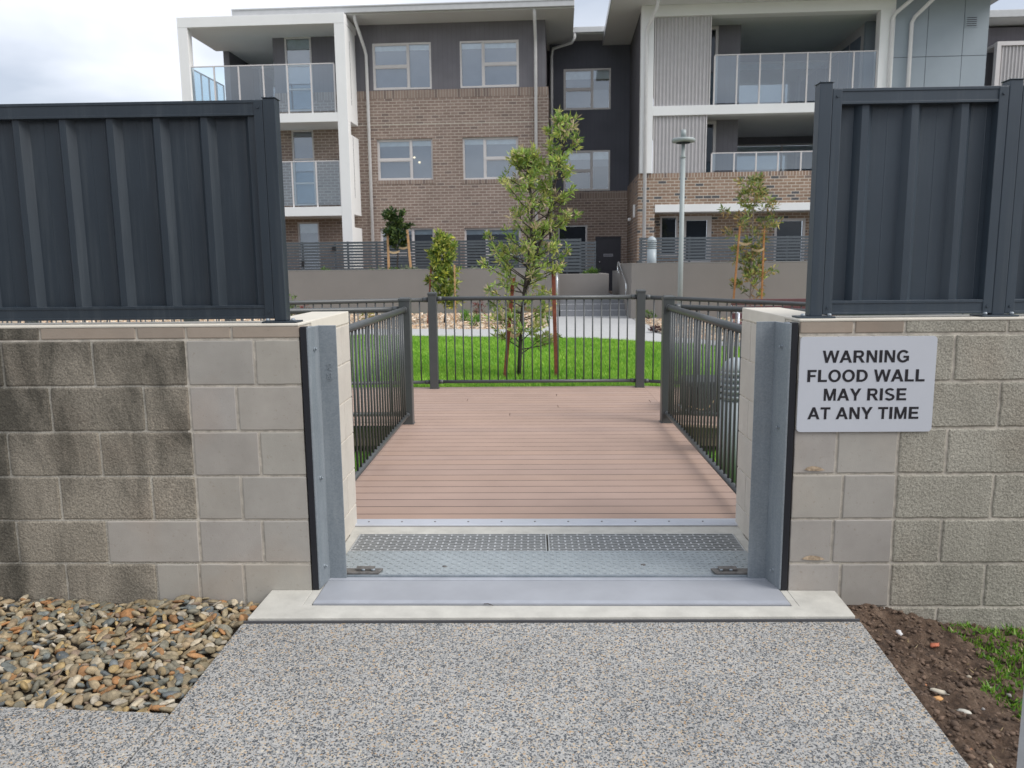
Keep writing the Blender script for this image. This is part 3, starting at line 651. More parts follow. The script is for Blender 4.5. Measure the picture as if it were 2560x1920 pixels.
for i, (ln, cx_, wpx, y_) in enumerate((('WARNING', 2166, 213, 891), ('FLOOD WALL', 2164.5, 290, 939), ('MAY RISE', 2162, 206, 986), ('AT ANY TIME', 2158, 274, 1032.5))):
    X, Z = V(cx_, y_, WF-.006); wid = wpx*WF/F*1.01; tot = sum(GL[c][0]+.03 for c in ln); kx = wid/tot; ky = .0515
    m = MB(); x_ = -tot/2; dz_ = 0; wd = 0
    def put(m, k):
        o = m.build('lettering', MT['ink'], sg, label='black capitals reading ' + ln.split(' ')[k]); o.location = (X-sg.location.x, -.0061, Z-sg.location.z)
    for c in ln:
        if c == ' ': put(m, wd); m = MB(); wd += 1
        for pl in GL[c][1]:
            dz_ += .000002; q = [((x_+p[0])*kx, (p[1]-.5)*ky) for p in pl]
            ar = sum(a[0]*b[1]-b[0]*a[1] for a, b in zip(q, q[1:]+q[:1]))
            if ar < 0: q = q[::-1]
            b = len(m.v); n_ = len(q); m.v += [(p[0], -.0007-dz_, p[1]) for p in q] + [(p[0], 0, p[1]) for p in q]
            m._f(list(range(b, b+n_)))
            for k in range(n_): m._f([b+k, b+n_+k, b+n_+(k+1) % n_, b+(k+1) % n_])
        x_ += GL[c][0]+.03
    put(m, wd)
# ------------------------------------------------------------------ steel sheet fences on top of the walls
def sheet_profile(x0, x1, pitch, flip):
    """trapezoid ribs; y = 0 front pan, +depth = rib going away"""
    pts = []; x = x0; 
    pr = [(0,0),(.060,0),(.063,-.0012),(.066,0),(.125,0),(.147,-.030),(.174,-.030),(.197,0)]
    while x < x1+pitch:
        for a, b in pr[:-1]:
            aa = a/.2*pitch; pts.append((x+aa, b))
        x += pitch
    return [p for p in pts if p[0] <= x1]
def steel_fence(name, label, posts, far, mat, top, bot, side, phase):
    Y = WF+.075
    root = thing('steel_fence', label, 'fence', (posts[0][0], Y, CT))
    ox = posts[0][0]
    pm = None
    for (X, htop) in posts:
        m = MB(); m.box(-.026, .026, -.03, .03, .008, htop-CT); p = m.build('fence_post', mat, root, .003); p.location = (X-ox, 0, 0)
        m = MB(); m.box(-.029, .029, -.033, .033, htop-CT, htop-CT+.004); m.build('post_cap', mat, p, .001)
        m = MB(); m.box(-.075, .075, -.05, .05, .0005, .0078); q = m.build('base_plate', mat, p, .001)
        for dx in (-.055, .055):
            m = MB(); m.lathe([(.01,.0078),(.01,.016),(.006,.020)], dx, -.03, 6); m.build('bolt', MT['galv'], p)
    xs = [p[0] for p in posts] + [far]
    for a, b in zip(xs, xs[1:]):
        lo, hi = (min(a,b)+.027, max(a,b)-.027)
        m = MB()
        m.box(lo-ox, hi-ox, -.024, .02, top-.062-CT, top-CT); m.box(lo-ox, hi-ox, -.027, -.0245, top-.062-CT, top-.052-CT); m.box(lo-ox, hi-ox, -.027,-.0245, top-.012-CT, top-CT); m.build('top_rail', mat, root, .002)
        m = MB(); m.box(lo-ox, hi-ox, -.024, .02, bot-CT, bot+.058-CT); m.box(lo-ox, hi-ox, -.027,-.0245, bot+.046-CT, bot+.058-CT); m.box(lo-ox, hi-ox, -.027,-.0245, bot-CT, bot-CT+.01); m.build('bottom_rail', mat, root, .002)
        for e, sg_ in ((lo, 1), (hi, -1)):
            m = MB(); ee = e-ox; m.box(min(ee, ee+sg_*.038), max(ee, ee+sg_*.038), -.029, .022, bot+.001-CT, top-.002-CT); q = m.build('side_channel', mat, root, .002)
            for zz in (top-.03-CT, bot+.03-CT):
                s_ = MB(); s_.tube([(ee+sg_*.02, -.029, zz), (ee+sg_*.02, -.033, zz)], .006, 6); s_.build('screw', mat, q)
        pf = sheet_profile(0, hi-lo+.4, .2, False)
        m = MB(); b0 = 0; pts = []
        for px_, py_ in pf:
            xx = lo + px_ - phase
            if lo <= xx <= hi: pts.append((xx-ox, py_*1.0 - .002))
        pts = [(lo-ox, pts[0][1])] + pts + [(hi-ox, pts[-1][1])]
        z0, z1 = bot+.05-CT, top-.055-CT
        for p in pts: m.v += [(p[0], p[1]+.019, z0), (p[0], p[1]+.019, z1)]
        for i in range(len(pts)-1): m._f([2*i, 2*i+2, 2*i+3, 2*i+1])
        o = m.build('steel_sheet', mat, root); sol = o.modifiers.new('thick', 'SOLIDIFY'); sol.thickness = .0012; sol.offset = 0
    return root
lx = V(690, 780, WF+.075)[0]+.027; rx = V(2035, 760, WF+.075)[0]; rx2 = V(2487, 760, WF+.075)[0]
steel_fence('f', 'dark slate ribbed steel fence standing on the stained block wall', [(lx, 2.117), (lx-2.4, 2.117), (lx-4.8, 2.117)], lx-7.2, MT['fence'], 2.112, 1.208, -1, .07)
steel_fence('f', 'charcoal ribbed steel fence standing on the wall with the warning sign', [(rx, 2.14), (rx2, 2.14), (rx2+2.4, 2.14), (rx2+4.8, 2.14)], rx2+7.2, MT['fence2'], 2.118, 1.204, 1, .02)
# ------------------------------------------------------------------ deck
DZ = -.004; D0, D1, DB = 4.246, 7.07, 9.26
dk = thing('deck', 'pinkish brown composite deck with dark gaps between boards', 'deck', (0,6,0))
m = MB(); rng = random.Random(8); n_ = 35; p_ = (DB-D0)/n_
joints = {int((G(1169,998,0)[1]-D0)/p_): G(1169,998,0)[0], int((G(1274,1037,0)[1]-D0)/p_): G(1274,1037,0)[0], int((G(1391,985,0)[1]-D0)/p_): G(1391,985,0)[0], int((G(1395,1015,0)[1]-D0)/p_): G(1395,1015,0)[0], int((G(1623,1000,0)[1]-D0)/p_): G(1623,1000,0)[0]}
for j in range(n_):
    a, b = D0+j*p_, D0+(j+1)*p_
    wide = b > D1-.02
    xa, xb = (-7.0, 1.30) if wide else (-1.245, 1.30)
    cuts = [xa] + ([joints[j]] if j in joints else []) + [xb]
    if wide: cuts = sorted(cuts + [-3.6 + (j % 3)*.5])
    for c0, c1 in zip(cuts, cuts[1:]):
        t = rng.uniform(.94, 1.04); w = rng.uniform(-.006, .006)
        m.col = (.390*t+w, .272*t, .216*t-w)
        m.box(c0+(.0025 if c0 != xa else 0), c1-(.0025 if c1 != xb else 0), a-6+.0045, b-6-.0045, DZ-.023, DZ)
m.build('boards', MT['deck'], dk, .0015, segs=1)
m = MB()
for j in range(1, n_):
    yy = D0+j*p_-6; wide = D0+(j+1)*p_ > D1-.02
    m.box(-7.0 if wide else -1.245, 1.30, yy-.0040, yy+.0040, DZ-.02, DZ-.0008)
m.build('joint_shade', MT['black'], dk)  # black strips fill the gaps in place of the shadow between boards
# right-hand ramp boards (falling away to the right)
m = MB(); slope = -1/20
for j in range(n_):
    a, b = D0+j*p_, D0+(j+1)*p_
    if b <= D1-.02: continue
    t = rng.uniform(.95, 1.05); m.col = (.390*t, .272*t, .216*t)
    k = len(m.v); m.box(1.3003, 7.5, a-6+.0024, b-6-.0024, DZ-.023, DZ)
    for q in range(k, len(m.v)):
        v = m.v[q]; m.v[q] = (v[0], v[1], v[2]+(v[0]-1.302)*slope)
m.build('ramp_boards', MT['deck'], dk)
m = MB()
m.box(-1.2, 1.26, D0-6, D1+.02-6, -.3, DZ-.06); m.box(-6.9, 1.26, D1+.04-6, DB-.02-6, -.3, DZ-.06); m.build('joist_shade', MT['black'], dk)  # solid mass coloured black for the shade under the boards
m = MB()
for z0, z1, o_ in ((-.125, DZ-.026, 0), (-.21, -.132, .004)):
    m.box(-7, -1.27, D1-.035-6+o_, D1-.012-6+o_, z0, z1); m.box(-1.262, -1.24, D0-6, D1-.036-6, z0, z1); m.box(1.29, 1.312, D0-6, D1-.036-6, z0, z1)
    k = len(m.v); m.box(1.32, 7.4, D1-.035-6+o_, D1-.012-6+o_, z0, z1)
    for q in range(k, len(m.v)): v = m.v[q]; m.v[q] = (v[0], v[1], v[2]+max(0, v[0]-1.302)*slope)
    m.box(-7, 1.3, DB+.002-6, DB+.02-6, z0, z1)
m.build('fascia', MT['fascia'], dk, .002)
# ------------------------------------------------------------------ railings
def railing(label, path, zb0, zb1, zt0, zt1, posts, span_bal=True, grp='deck railings'):
    """path: two points (x,y); rails run from a to b, bottom rail z zb0->zb1, top rail zt0->zt1; posts: list of (t, ztop, zbase)"""
    (ax, ay), (bx_, by) = path
    root = thing('deck_railing', label, 'railing', (ax, ay, 0), 0, grp)
    Lx, Ly = bx_-ax, by-ay; Ln = math.hypot(Lx, Ly); ux, uy = Lx/Ln, Ly/Ln
    top = MB(); top.tube([(0,0,zt0), (Lx,Ly,zt1)], .025, 14); top.build('top_rail', MT['rail'], root)
    bt = MB(); bt.tube([(0,0,zb0), (Lx,Ly,zb1)], .020, 12); bt.build('bottom_rail', MT['rail'], root)
    for e, zt, zb in ((0, zt0, zb0), (1, zt1, zb1)):
        c = MB(); s_ = .055 if e == 0 else -.055
        X, Y = Lx*e, Ly*e
        c.tube([(X, Y, zt), (X+ux*s_*1.1, Y+uy*s_*1.1, zt)], .029, 14); c.build('rail_socket', MT['rail'], root)
        c = MB(); c.tube([(X, Y, zb), (X+ux*s_, Y+uy*s_, zb)], .025, 12); c.build('rail_socket', MT['rail'], root)
    n = max(1, int(round(Ln/.103))); first = None
    for i in range(1, n):
        t = i/n; X, Y = Lx*t, Ly*t; za = zb0+(zb1-zb0)*t; zc = zt0+(zt1-zt0)*t
        if any(abs(t*Ln - q[0]*Ln) < .06 for q in posts): continue
        if first is None or abs((zc-za)-first[1]) > .002:
            q = MB(); q.tube([(0,0,0), (0,0,zc-za)], .0082, 8); o = q.build('baluster', MT['rail'], root); o.location = (X,Y,za); first = (o, zc-za)
        else: dup(first[0], root, (X,Y,za))
    for t, zt, zb in posts:
        X, Y = Lx*t, Ly*t; post = MB(); post.box(-.05, .05, -.05, .05, 0, zt-.018-zb); po = post.build('post', MT['rail'], root, .006); po.location = (X, Y, zb)
        c = MB(); h = zt-zb; c.box(-.054, .054, -.054, .054, h-.03, h-.012)
        k = len(c.v); c.v += [(-.054,-.054,h-.0118),(.054,-.054,h-.0118),(.054,.054,h-.0118),(-.054,.054,h-.0118),(-.04,-.04,h+.002),(.04,-.04,h+.002),(.04,.04,h+.002),(-.04,.04,h+.002)]
        for f in ((4,5,6,7),(0,1,5,4),(1,2,6,5),(2,3,7,6),(3,0,4,7)): c._f([k+i for i in f])
        c.build('post_cap', MT['rail'], po)
        c = MB(); c.box(-.056, .056, -.056, .056, 0, .006); c.build('foot_collar', MT['rail'], po)
    return root
nxL, nxR, NY, FY = -1.16, 1.205, 7.06, 9.16
railing('side railing of the walkway nearest the stained wall', ((nxL, 4.25), (nxL, NY-.05)), .085, .085, 1.045, 1.045, [])
railing('side railing of the walkway on the warning sign side', ((nxR, 4.25), (nxR, NY-.05)), .085, .085, 1.045, 1.045, [])
railing('railing going left from the near left corner post of the deck', ((nxL-.05, NY), (-7.0, NY)), .085, .06, 1.045, 1.01, [(-.0086, 1.152, -.006), (.33, 1.12, -.01), (.66, 1.11, -.01)])
railing('railing running right and downhill from the near right corner post', ((nxR+.05, NY), (7.0, NY)), .085, -.20, 1.045, .79, [(-.0086, 1.148, -.006), (.36, 1.02, -.1), (.7, .93, -.2)])
fl, fr = -1.18, 1.245
railing('middle railing along the lawn edge of the deck, between two tall square posts', ((fl+.05, FY), (fr-.05, FY)), .075, .075, 1.055, 1.055, [(-.0215, 1.132, -.006), (1.0215, 1.138, -.006)])
railing('far railing continuing left along the lawn edge', ((fl-.05, FY), (-7.0, FY-.25)), .072, .05, 1.045, .98, [(.4, 1.1, -.01), (.8, 1.1, -.01)])
railing('far railing continuing right and downhill along the lawn edge', ((fr+.05, FY), (7.0, FY-.35)), .07, -.22, 1.05, .76, [(.42, .98, -.1), (.8, .9, -.2)])
# ------------------------------------------------------------------ lawn, path, beds
def heightmesh(name, outline_f, x0, x1, y0, y1, step, mat, label, dz=0, kind='structure', amp=0, hf=hgt):
    m = MB(); nx_, ny_ = int((x1-x0)/step), int((y1-y0)/step); idx = {}
    rng = random.Random(5)
    for j in range(ny_+1):
        for i in range(nx_+1):
            x, y = x0+i*step, y0+j*step; idx[(i,j)] = len(m.v); m.v.append((x, y, hf(x,y)+dz+rng.uniform(-amp, amp)))
    for j in range(ny_):
        for i in range(nx_):
            if outline_f(x0+(i+.5)*step, y0+(j+.5)*step): m._f([idx[(i,j)], idx[(i+1,j)], idx[(i+1,j+1)], idx[(i,j+1)]], True)
    return m.build(name, mat, kind=kind, label=label)
edge = [(-14,15.7),(-3.46,15.47),(-2.31,15.28),(-1.04,15.08),(1.24,14.64),(1.93,14.19),(2.6,13.8),(3.49,13.2),(5,12.3),(8,11.0),(14,9.6)]
def lawn_far(x):
    for (a, ya), (b, yb) in zip(edge, edge[1:]):
        if a <= x <= b: return ya+(yb-ya)*(x-a)/(b-a)
    return 15
heightmesh('lawn_soil', lambda x, y: True, -14, 14, 3.5, 21, .5, MT['lawnbase'], 'green ground of the courtyard')
m = MB()
pa = [(-14,16.75),(-2.5,16.45),(-.35,16.2),(.35,16.8),(.52,20.3),(2.50,20.3),(2.42,19.2),(2.30,15.6),(2.55,14.9),(3.5,13.9),(5.2,13.1),(8,11.9),(14,10.7)]
pb = edge[::-1]
ring = pa+pb
# strip mesh: split into quads along x
def far_edge(x):
    seq = [p for p in pa if not (.36 < p[0] < 2.49 and p[1] > 17)]
    seq = sorted(seq)
    for (a, ya), (b, yb) in zip(seq, seq[1:]):
        if a <= x <= b: return ya+(yb-ya)*(x-a)/max(1e-6, b-a)
    return 16
xs = sorted(set([-14+.5*i for i in range(57)] + [p[0] for p in edge] + [-.35,.35,.45,2.30,2.42,2.5]))
def topy(x):
    if .36 <= x <= 2.36: return 20.3
    return far_edge(x)
for a, b in zip(xs, xs[1:]):
    mid = (a+b)/2
    ta, tb = (20.3, 20.3) if .35 <= mid <= 2.42 else (far_edge(a) if a < .35 or a > 2.3 else 16.8, far_edge(b))
    if b <= .35: tb = far_edge(b)
    la, lb = lawn_far(a), lawn_far(b); ns = 6 if ta > 19 else 2
    for k in range(ns):
        y0a, y1a = la+(ta-la)*k/ns, la+(ta-la)*(k+1)/ns; y0b, y1b = lb+(tb-lb)*k/ns, lb+(tb-lb)*(k+1)/ns
        m.poly([(a,y0a,hgt(a,y0a)+.035),(b,y0b,hgt(b,y0b)+.035),(b,y1b,hgt(b,y1b)+.035),(a,y1a,hgt(a,y1a)+.035)])
m.build('garden_path', MT['pathfar'], kind='structure', label='pale path curving between lawn and garden beds')
def in_bed(x, y):
    if y <= lawn_far(x)+.9: return False
    if .30 <= x <= 2.46: return False
    return y > far_edge(x)-.02 and y < (20.6 if x < 1 else 19.4)
# pebbles of the garden bed: one object
def stones(name, label, pts, rmin, rmax, pal, mat, sub, seed, flat=.6, jit=.15, zfun=None, elong=1.0):
    rng = random.Random(seed); m = MB()
    for (x, y, z) in pts:
        r = rng.uniform(rmin, rmax)*(1 if rng.random() > .08 else 1.35); c = rng.choice(pal); t = rng.uniform(.85, 1.4)
        m.col = (c[0]*t, c[1]*t, c[2]*t)
        rot = Matrix.Rotation(rng.uniform(0, 6.28), 3, 'Z') @ Matrix.Rotation(rng.gauss(0, .5), 3, 'X') @ Matrix.Rotation(rng.gauss(0, .42), 3, 'Y')
        m.blob((x,y,z), r, sub, jit, rng, (rng.uniform(.95, 1.75)*elong, rng.uniform(.65, 1.0), flat*rng.uniform(.6, 1.15)), rot)
    return m.build(name, mat, kind='stuff', label=label)
rng = random.Random(21); pts = []
while len(pts) < 19000:
    x = rng.uniform(-12.5, 6.5); y = rng.uniform(13, 20.5)
    if in_bed(x, y) and (y < 20.3): pts.append((x, y, hgt(x, y)+.02+rng.uniform(0, .015)))
stones('garden_gravel', 'tan and cream river stones mulching the garden beds', pts, .018, .038, [(.50,.37,.25),(.56,.45,.33),(.42,.29,.19),(.38,.32,.26),(.60,.53,.43),(.46,.31,.19)], MT['gravelm'], 0, 22, .6, .2)
heightmesh('garden_bed_soil', in_bed, -14, 8, 12.5, 20.6, .25, plain('bed_mulch', (.36,.28,.20), .95, var=.3, vs=14), 'soil under the garden stones', .012)
# lawn blades (numpy)
def blades(name, label, xy, zf, hmin, hmax, wid, colf, seed, lean=.5, mat='grassb'):
    R = np.random.RandomState(seed); n = len(xy); xy = np.array(xy)
    z = np.array([zf(a, b) for a, b in xy]) if callable(zf) else np.full(n, zf)
    a = R.uniform(0, 2*pi, n); h = R.uniform(hmin, hmax, n); w = wid*R.uniform(.6, 1.3, n); la = R.uniform(0, 2*pi, n); ll = R.uniform(0, lean, n)*h
    v = np.zeros((n, 3, 3)); dx, dy = np.cos(a)*w/2, np.sin(a)*w/2
    v[:,0,0] = xy[:,0]-dx; v[:,0,1] = xy[:,1]-dy; v[:,0,2] = z
    v[:,1,0] = xy[:,0]+dx; v[:,1,1] = xy[:,1]+dy; v[:,1,2] = z
    v[:,2,0] = xy[:,0]+np.cos(la)*ll; v[:,2,1] = xy[:,1]+np.sin(la)*ll; v[:,2,2] = z+h
    me = bpy.data.meshes.new(name); me.vertices.add(n*3); me.vertices.foreach_set('co', v.reshape(-1))
    me.loops.add(n*3); me.loops.foreach_set('vertex_index', np.arange(n*3, dtype=np.int32)); me.polygons.add(n)
    me.polygons.foreach_set('loop_start', np.arange(0, n*3, 3, dtype=np.int32)); me.polygons.foreach_set('loop_total', np.full(n, 3, dtype=np.int32))
    me.update(calc_edges=True)
    c = np.ones((n, 3, 4)); cc = colf(xy, R); c[:,:,:3] = cc[:,None,:]; c[:,0,:3] *= .8; c[:,1,:3] *= .8  # blade roots coloured darker, base shading put into the vertex colour
    at = me.color_attributes.new('Col', 'FLOAT_COLOR', 'CORNER'); at.data.foreach_set('color', c.reshape(-1))
    me.materials.append(MT[mat]); o = bpy.data.objects.new(name, me); S.collection.objects.link(o); return tag(o, label, kind='stuff')
R = np.random.RandomState(1); xy = []
cand = np.stack([R.uniform(-6, 6.5, 330000), 9.30 + R.uniform(0, 1, 330000)**1.15*7.5], 1)
lf = np.interp(cand[:,0], [e[0] for e in edge], [e[1] for e in edge]) + .025*np.sin(cand[:,0]*23)+.03*np.sin(cand[:,0]*7.3+1)+R.normal(0, .03, len(cand))
cand = cand[cand[:,1] < lf]
def greens(xy, R):
    n = len(xy); q = np.sin(xy[:,0]*2.1+1)*np.sin(xy[:,1]*1.7)+.6*np.sin(xy[:,0]*7+xy[:,1]*5)+.5*np.sin(xy[:,0]*17-xy[:,1]*13)
    t = np.clip(.5+.16*q+R.normal(0, .30, n), 0, 1)[:,None]
    return np.array([.12,.35,.025])*(1-t)+np.array([.44,.70,.10])*t
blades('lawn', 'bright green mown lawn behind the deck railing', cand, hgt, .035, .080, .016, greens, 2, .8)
c2 = np.stack([R.uniform(-5.5, -1.27, 20000), R.uniform(4.2, 7.0, 20000)], 1)
blades('grass_beside_walkway', 'grass beside and below the walkway on the left', c2, lambda x, y: -.3, .04, .09, .007, greens, 3, .7)
c2 = np.stack([R.uniform(1.33, 5, 9000), R.uniform(4.2, 7.0, 9000)], 1)
blades('rough_grass_beside_walkway', 'rough grass around the bollard beside the walkway', c2, lambda x, y: -.3, .04, .10, .007, greens, 4, .7)
# ------------------------------------------------------------------ left pebble bed in front of the wall
rng = random.Random(31); pts = []
def in_peb(x, y):
    if y > WF-.015 or x < -3.6: return False
    ye = 2.385+(-1.80-x)*.012 if x < -1.80 else 2.385-(x+1.80)*.055
    if y < ye+.015: return False
    return x < -1.222
pitch = .0285; y = 2.3
while y < WF:
    x = -2.75
    while x < -1.2:
        X, Y = x+rng.uniform(-.5,.5)*pitch, y+rng.uniform(-.5,.5)*pitch
        if in_peb(X, Y): pts.append((X, Y, -.048+rng.uniform(-.012, .010)+.012*sin(X*9)*sin(Y*11)))
        x += pitch
    y += pitch*.9
pal = [(.22,.165,.09),(.26,.20,.12),(.19,.155,.10),(.15,.15,.12),(.13,.14,.13),(.27,.215,.135),(.29,.145,.06),(.25,.135,.06),(.29,.21,.10),(.33,.28,.20),(.19,.14,.10),(.22,.175,.11),(.17,.155,.115),(.11,.12,.12),(.34,.30,.235),(.24,.18,.11),(.20,.165,.105),(.25,.195,.12),(.21,.17,.11),(.16,.15,.115)]
stones('pebbles', 'rounded brown, grey and orange river pebbles in front of the stained wall', pts, .0125, .0235, pal, MT['pebble'], 1, 32, .47, .06)
m = MB(); m.box(-12, -1.215, 2.36, WF, -.12, -.078); m.build('pebble_bed_base', plain('pebble_gap', (.10,.08,.06), .95), kind='structure')
# ------------------------------------------------------------------ soil and grass on the right
def soil_h(x, y):
    t = min(1, max(0, (x-1.3)/.8)); base = -.05-.13*t**.8 - .02*(3.3-y)*t
    from mathutils import noise as mn
    return base + .030*mn.fractal(Vector((x*9, y*9, 0)), 1.0, 2.0, 2) + .016*mn.fractal(Vector((x*30, y*30, 5)), .8, 2.0, 3)
m = MB(); step = .014; nx_, ny_ = int(1.7/step), int(2.6/step); idx = {}
rng = random.Random(77)
for j in range(ny_+1):
    for i in range(nx_+1):
        y = WF+.02-j*step; e = 1.252+ (max(0, min(1,(y-2.14)/.935))*.068)
        x = e-.01+i*step; idx[(i,j)] = len(m.v); q = soil_h(x, y)+rng.uniform(-.004, .0045)
        if i < 2: q = min(q, -.045)
        m.v.append((x, y, q))
for j in range(ny_):
    for i in range(nx_): m._f([idx[(i,j)], idx[(i,j+1)], idx[(i+1,j+1)], idx[(i+1,j)]], True)
m.box(2.9, 9, -3, WF, -.6, -.23); m.box(1.26, 2.9, -3, .7, -.6, -.2)
m.build('soil', MT['soil'], kind='structure', label='rough turned brown soil beside the footpath')
rng = random.Random(41); m = MB()
for k in range(3200):
    y = rng.uniform(1.0, WF-.01); x = 1.29+rng.random()**1.3*1.0
    if x < 1.262+max(0, (y-2.14)/.935)*.068+.015: continue
    r = rng.uniform(.003, .010)*(1.5 if rng.random() < .05 else 1); t = rng.uniform(.5, 1.15)
    m.col = (.135*t, .088*t, .06*t) if rng.random() < .985 else rng.choice([(.42,.36,.28),(.30,.28,.26),(.45,.2,.1)])
    m.blob((x, y, soil_h(x,y)+r*.3), r, 0, .35, rng, (1.3,1,.7), Matrix.Rotation(rng.uniform(0,6), 3, 'Z'))
m.build('soil_clods', MT['gravelm'], kind='stuff', label='loose clods and grit on the turned soil')
def lump(name, label, cat, px, py, r, sq, col, rz=0):
    X, Y = G(px, py, -.1); m = MB(); rg = random.Random(px); m.col = col
    zz = soil_h(X, Y)+r*.35
    m.blob((0,0,0), r, 1, .3, rg, sq, Matrix.Rotation(rz, 3, 'Z')); o = m.build(name, MT['gravelm'], label=label, cat=cat); o.location = (X, Y, zz)
lump('broken_brick', 'small broken red brick piece lying on the soil', 'brick piece', 2337, 1609, .016, (1.5,.8,.5), (.42,.13,.07), .4)
lump('stone', 'white chip of stone lying on the soil nearest the wall', 'stone', 2248, 1577, .013, (1.2,1,.8), (.62,.62,.62), 1)
lump('stone', 'long cream stone splinter lying on the dark soil', 'stone', 2352, 1742, .018, (2.0,.7,.4), (.55,.50,.40), -.55)
lump('stone', 'thin pale stone splinter on the soil, in front of the cream one', 'stone', 2410, 1782, .015, (1.7,.6,.4), (.50,.48,.42), -.5)
lump('stone', 'orange-brown stone lying where the soil meets the wall', 'stone', 2166, 1524, .02, (1.3,1,.8), (.20,.09,.03), .2)
lump('stone', 'small orange pebble on the soil beside the cream splinter', 'stone', 2342, 1768, .013, (1.3,1,.6), (.55,.30,.12), .2)
R = np.random.RandomState(9); n_ = 24000
g1 = np.stack([R.uniform(1.55, 2.7, n_), R.uniform(1.2, WF-.01, n_)], 1)
lim = 1.765 + (WF-g1[:,1])*(-.17) + .05*np.sin(g1[:,1]*9)+.03*np.sin(g1[:,1]*23) + R.exponential(.03, n_) + np.where(g1[:,1] > 3.15, (g1[:,1]-3.15)*.8, 0)
g1 = g1[g1[:,0] > lim]
pn = np.sin(g1[:,0]*19)*np.sin(g1[:,1]*23)+np.sin(g1[:,0]*41+g1[:,1]*31); g1 = g1[pn > -.9]
def greens2(xy, R):
    n = len(xy); t = np.clip(R.normal(.42, .28, n), 0, 1)[:,None]; c = np.array([.06,.18,.015])*(1-t)+np.array([.27,.46,.05])*t
    dry = R.uniform(0, 1, n) < .07; c[dry] = np.array([.42,.36,.18]); return c
blades('grass_patch', 'patch of weedy grass at the foot of the wall under the sign', g1, lambda a, b: soil_h(a, b)-.003, .010, .032, .012, greens2, 10, 1.5)
g3 = np.stack([R.uniform(1.36, 1.75, 60), R.uniform(1.4, 3.0, 60)], 1)
def straw(xy, R): return np.tile(np.array([.50,.38,.20]), (len(xy), 1))
blades('straw', 'bits of dry straw on the soil', g3, lambda x, y: soil_h(x,y)+.008, .004, .012, .006, straw, 12, 4.5, 'grassb')
# twig lying on the barrier plate
X, Y = G(1222, 1513, .005); tw = MB(); tw.tube([(-.022,.006,.008),(-.004,.004,.010),(.012,-.004,.008),(.020,-.010,.007)], [.0016,.0018,.0016,.001], 6)
tw = tw.build('twig', MT['bark'], label='thin dry twig lying on the blue-grey barrier plate', cat='twig'); tw.location = (X, Y, 0)
# pale post in the lower right corner
X, Y = 1.262, 1.98
px_ = V(2551, 1800, 1.90)
m = MB(); X0 = V(2550, 1800, 1.95)[0]; m.box(X0, X0+.05, 1.9, 1.95, -.2, 1.1); m.build('marker_post', MT['postgrey'], bevel=.004, label='pale grey square post standing in the grass near the camera', cat='post')

# ------------------------------------------------------------------ retaining walls, steps, planter
def simple(name, label, cat, mb, mat, bevel=.01, group=None, z=0):
    return mb.build(name, mat, bevel=bevel, label=label, cat=cat, group=group)
RY = 20.6
xl = V(1398, 700, RY)[0]
rl = thing('retaining_wall', 'long low taupe rendered retaining wall left of the steps', 'retaining wall', (-4, RY, 0))
m = MB(); m.box(-10, xl+4, 0, .2, 0, 1.36); m.build('wall', MT['render'], rl, .01)
m = MB(); m.box(-10, xl+4.0, -.004, .21, 1.361, 1.372); m.build('wall_top', MT['render_top'], rl)
m = MB(); m.box(-5.62, -5.60, -.003, 0, 0, 1.36); m.box(-1.1, -1.08, -.003, 0, 0, 1.36); 
ry = 19.3; xr = V(1578, 700, ry)[0]
rr = thing('retaining_wall', 'taupe rendered retaining wall right of the steps, behind the lamp post', 'retaining wall', (xr, ry, 0))
m = MB(); m.box(0, 9, 0, .2, -.2, 1.455); m.box(0, .2, .2, 2.6, -.2, 1.455); m.build('wall', MT['render'], rr, .01)
m = MB(); m.box(-.002, 9, -.004, .205, 1.456, 1.468); m.box(-.002, .205, .206, 2.6, 1.456, 1.468); m.build('wall_top', MT['render_top'], rr)
PYp = 22.2; p1 = V(1522, 700, PYp); pt = V(1500, 684, PYp)[1]
plr = thing('planter', 'low taupe planter box at the top of the steps', 'planter', (p1[0], PYp, 0))
m = MB(); x0_ = xl-p1[0]-1.2
m.box(x0_, 0, 0, .16, .3, pt); m.box(-.16, 0, .161, 2.4, .3, pt); m.build('wall', MT['render'], plr, .01)
m = MB(); m.box(x0_, -.17, .17, 2.4, .3, pt-.08); m.build('planter_soil', MT['soil'], plr)
# steps
sx0, sx1 = xl+.02, xr-.002
st = thing('steps', 'three grey concrete steps up to the building entrance', 'steps', ((sx0+sx1)/2, 20.3, 0)); hw = (sx1-sx0)/2
zb = hgt(1, 20.3)+.0
m = MB(); zz = [.13, .275, .42, .56]
for k in range(3): m.box(-hw, hw, .3*k, .3*(k+1)-.0 if k < 2 else 12, -.1, zz[k+1]-.001)
m.build('treads', MT['step'], st, .004)
m = MB()
for k in range(3): m.box(-hw+.002, hw-.002, .3*k-.004, .3*k+.055, zz[k+1]-.0008, zz[k+1]+.004)
m.build('nosings', MT['nosing'], st)
m = MB(); m.box(-12, xl-.01, RY+.21, 26.2, .0, 1.28); m.build('terrace_left', MT['soil'], kind='structure', label='planted terrace behind the left retaining wall')
m = MB(); m.box(xr+.21, 14, ry+.21, 26, .0, 1.25); m.build('terrace_right', MT['concrete_dark'], kind='structure', label='terrace behind the right retaining wall')
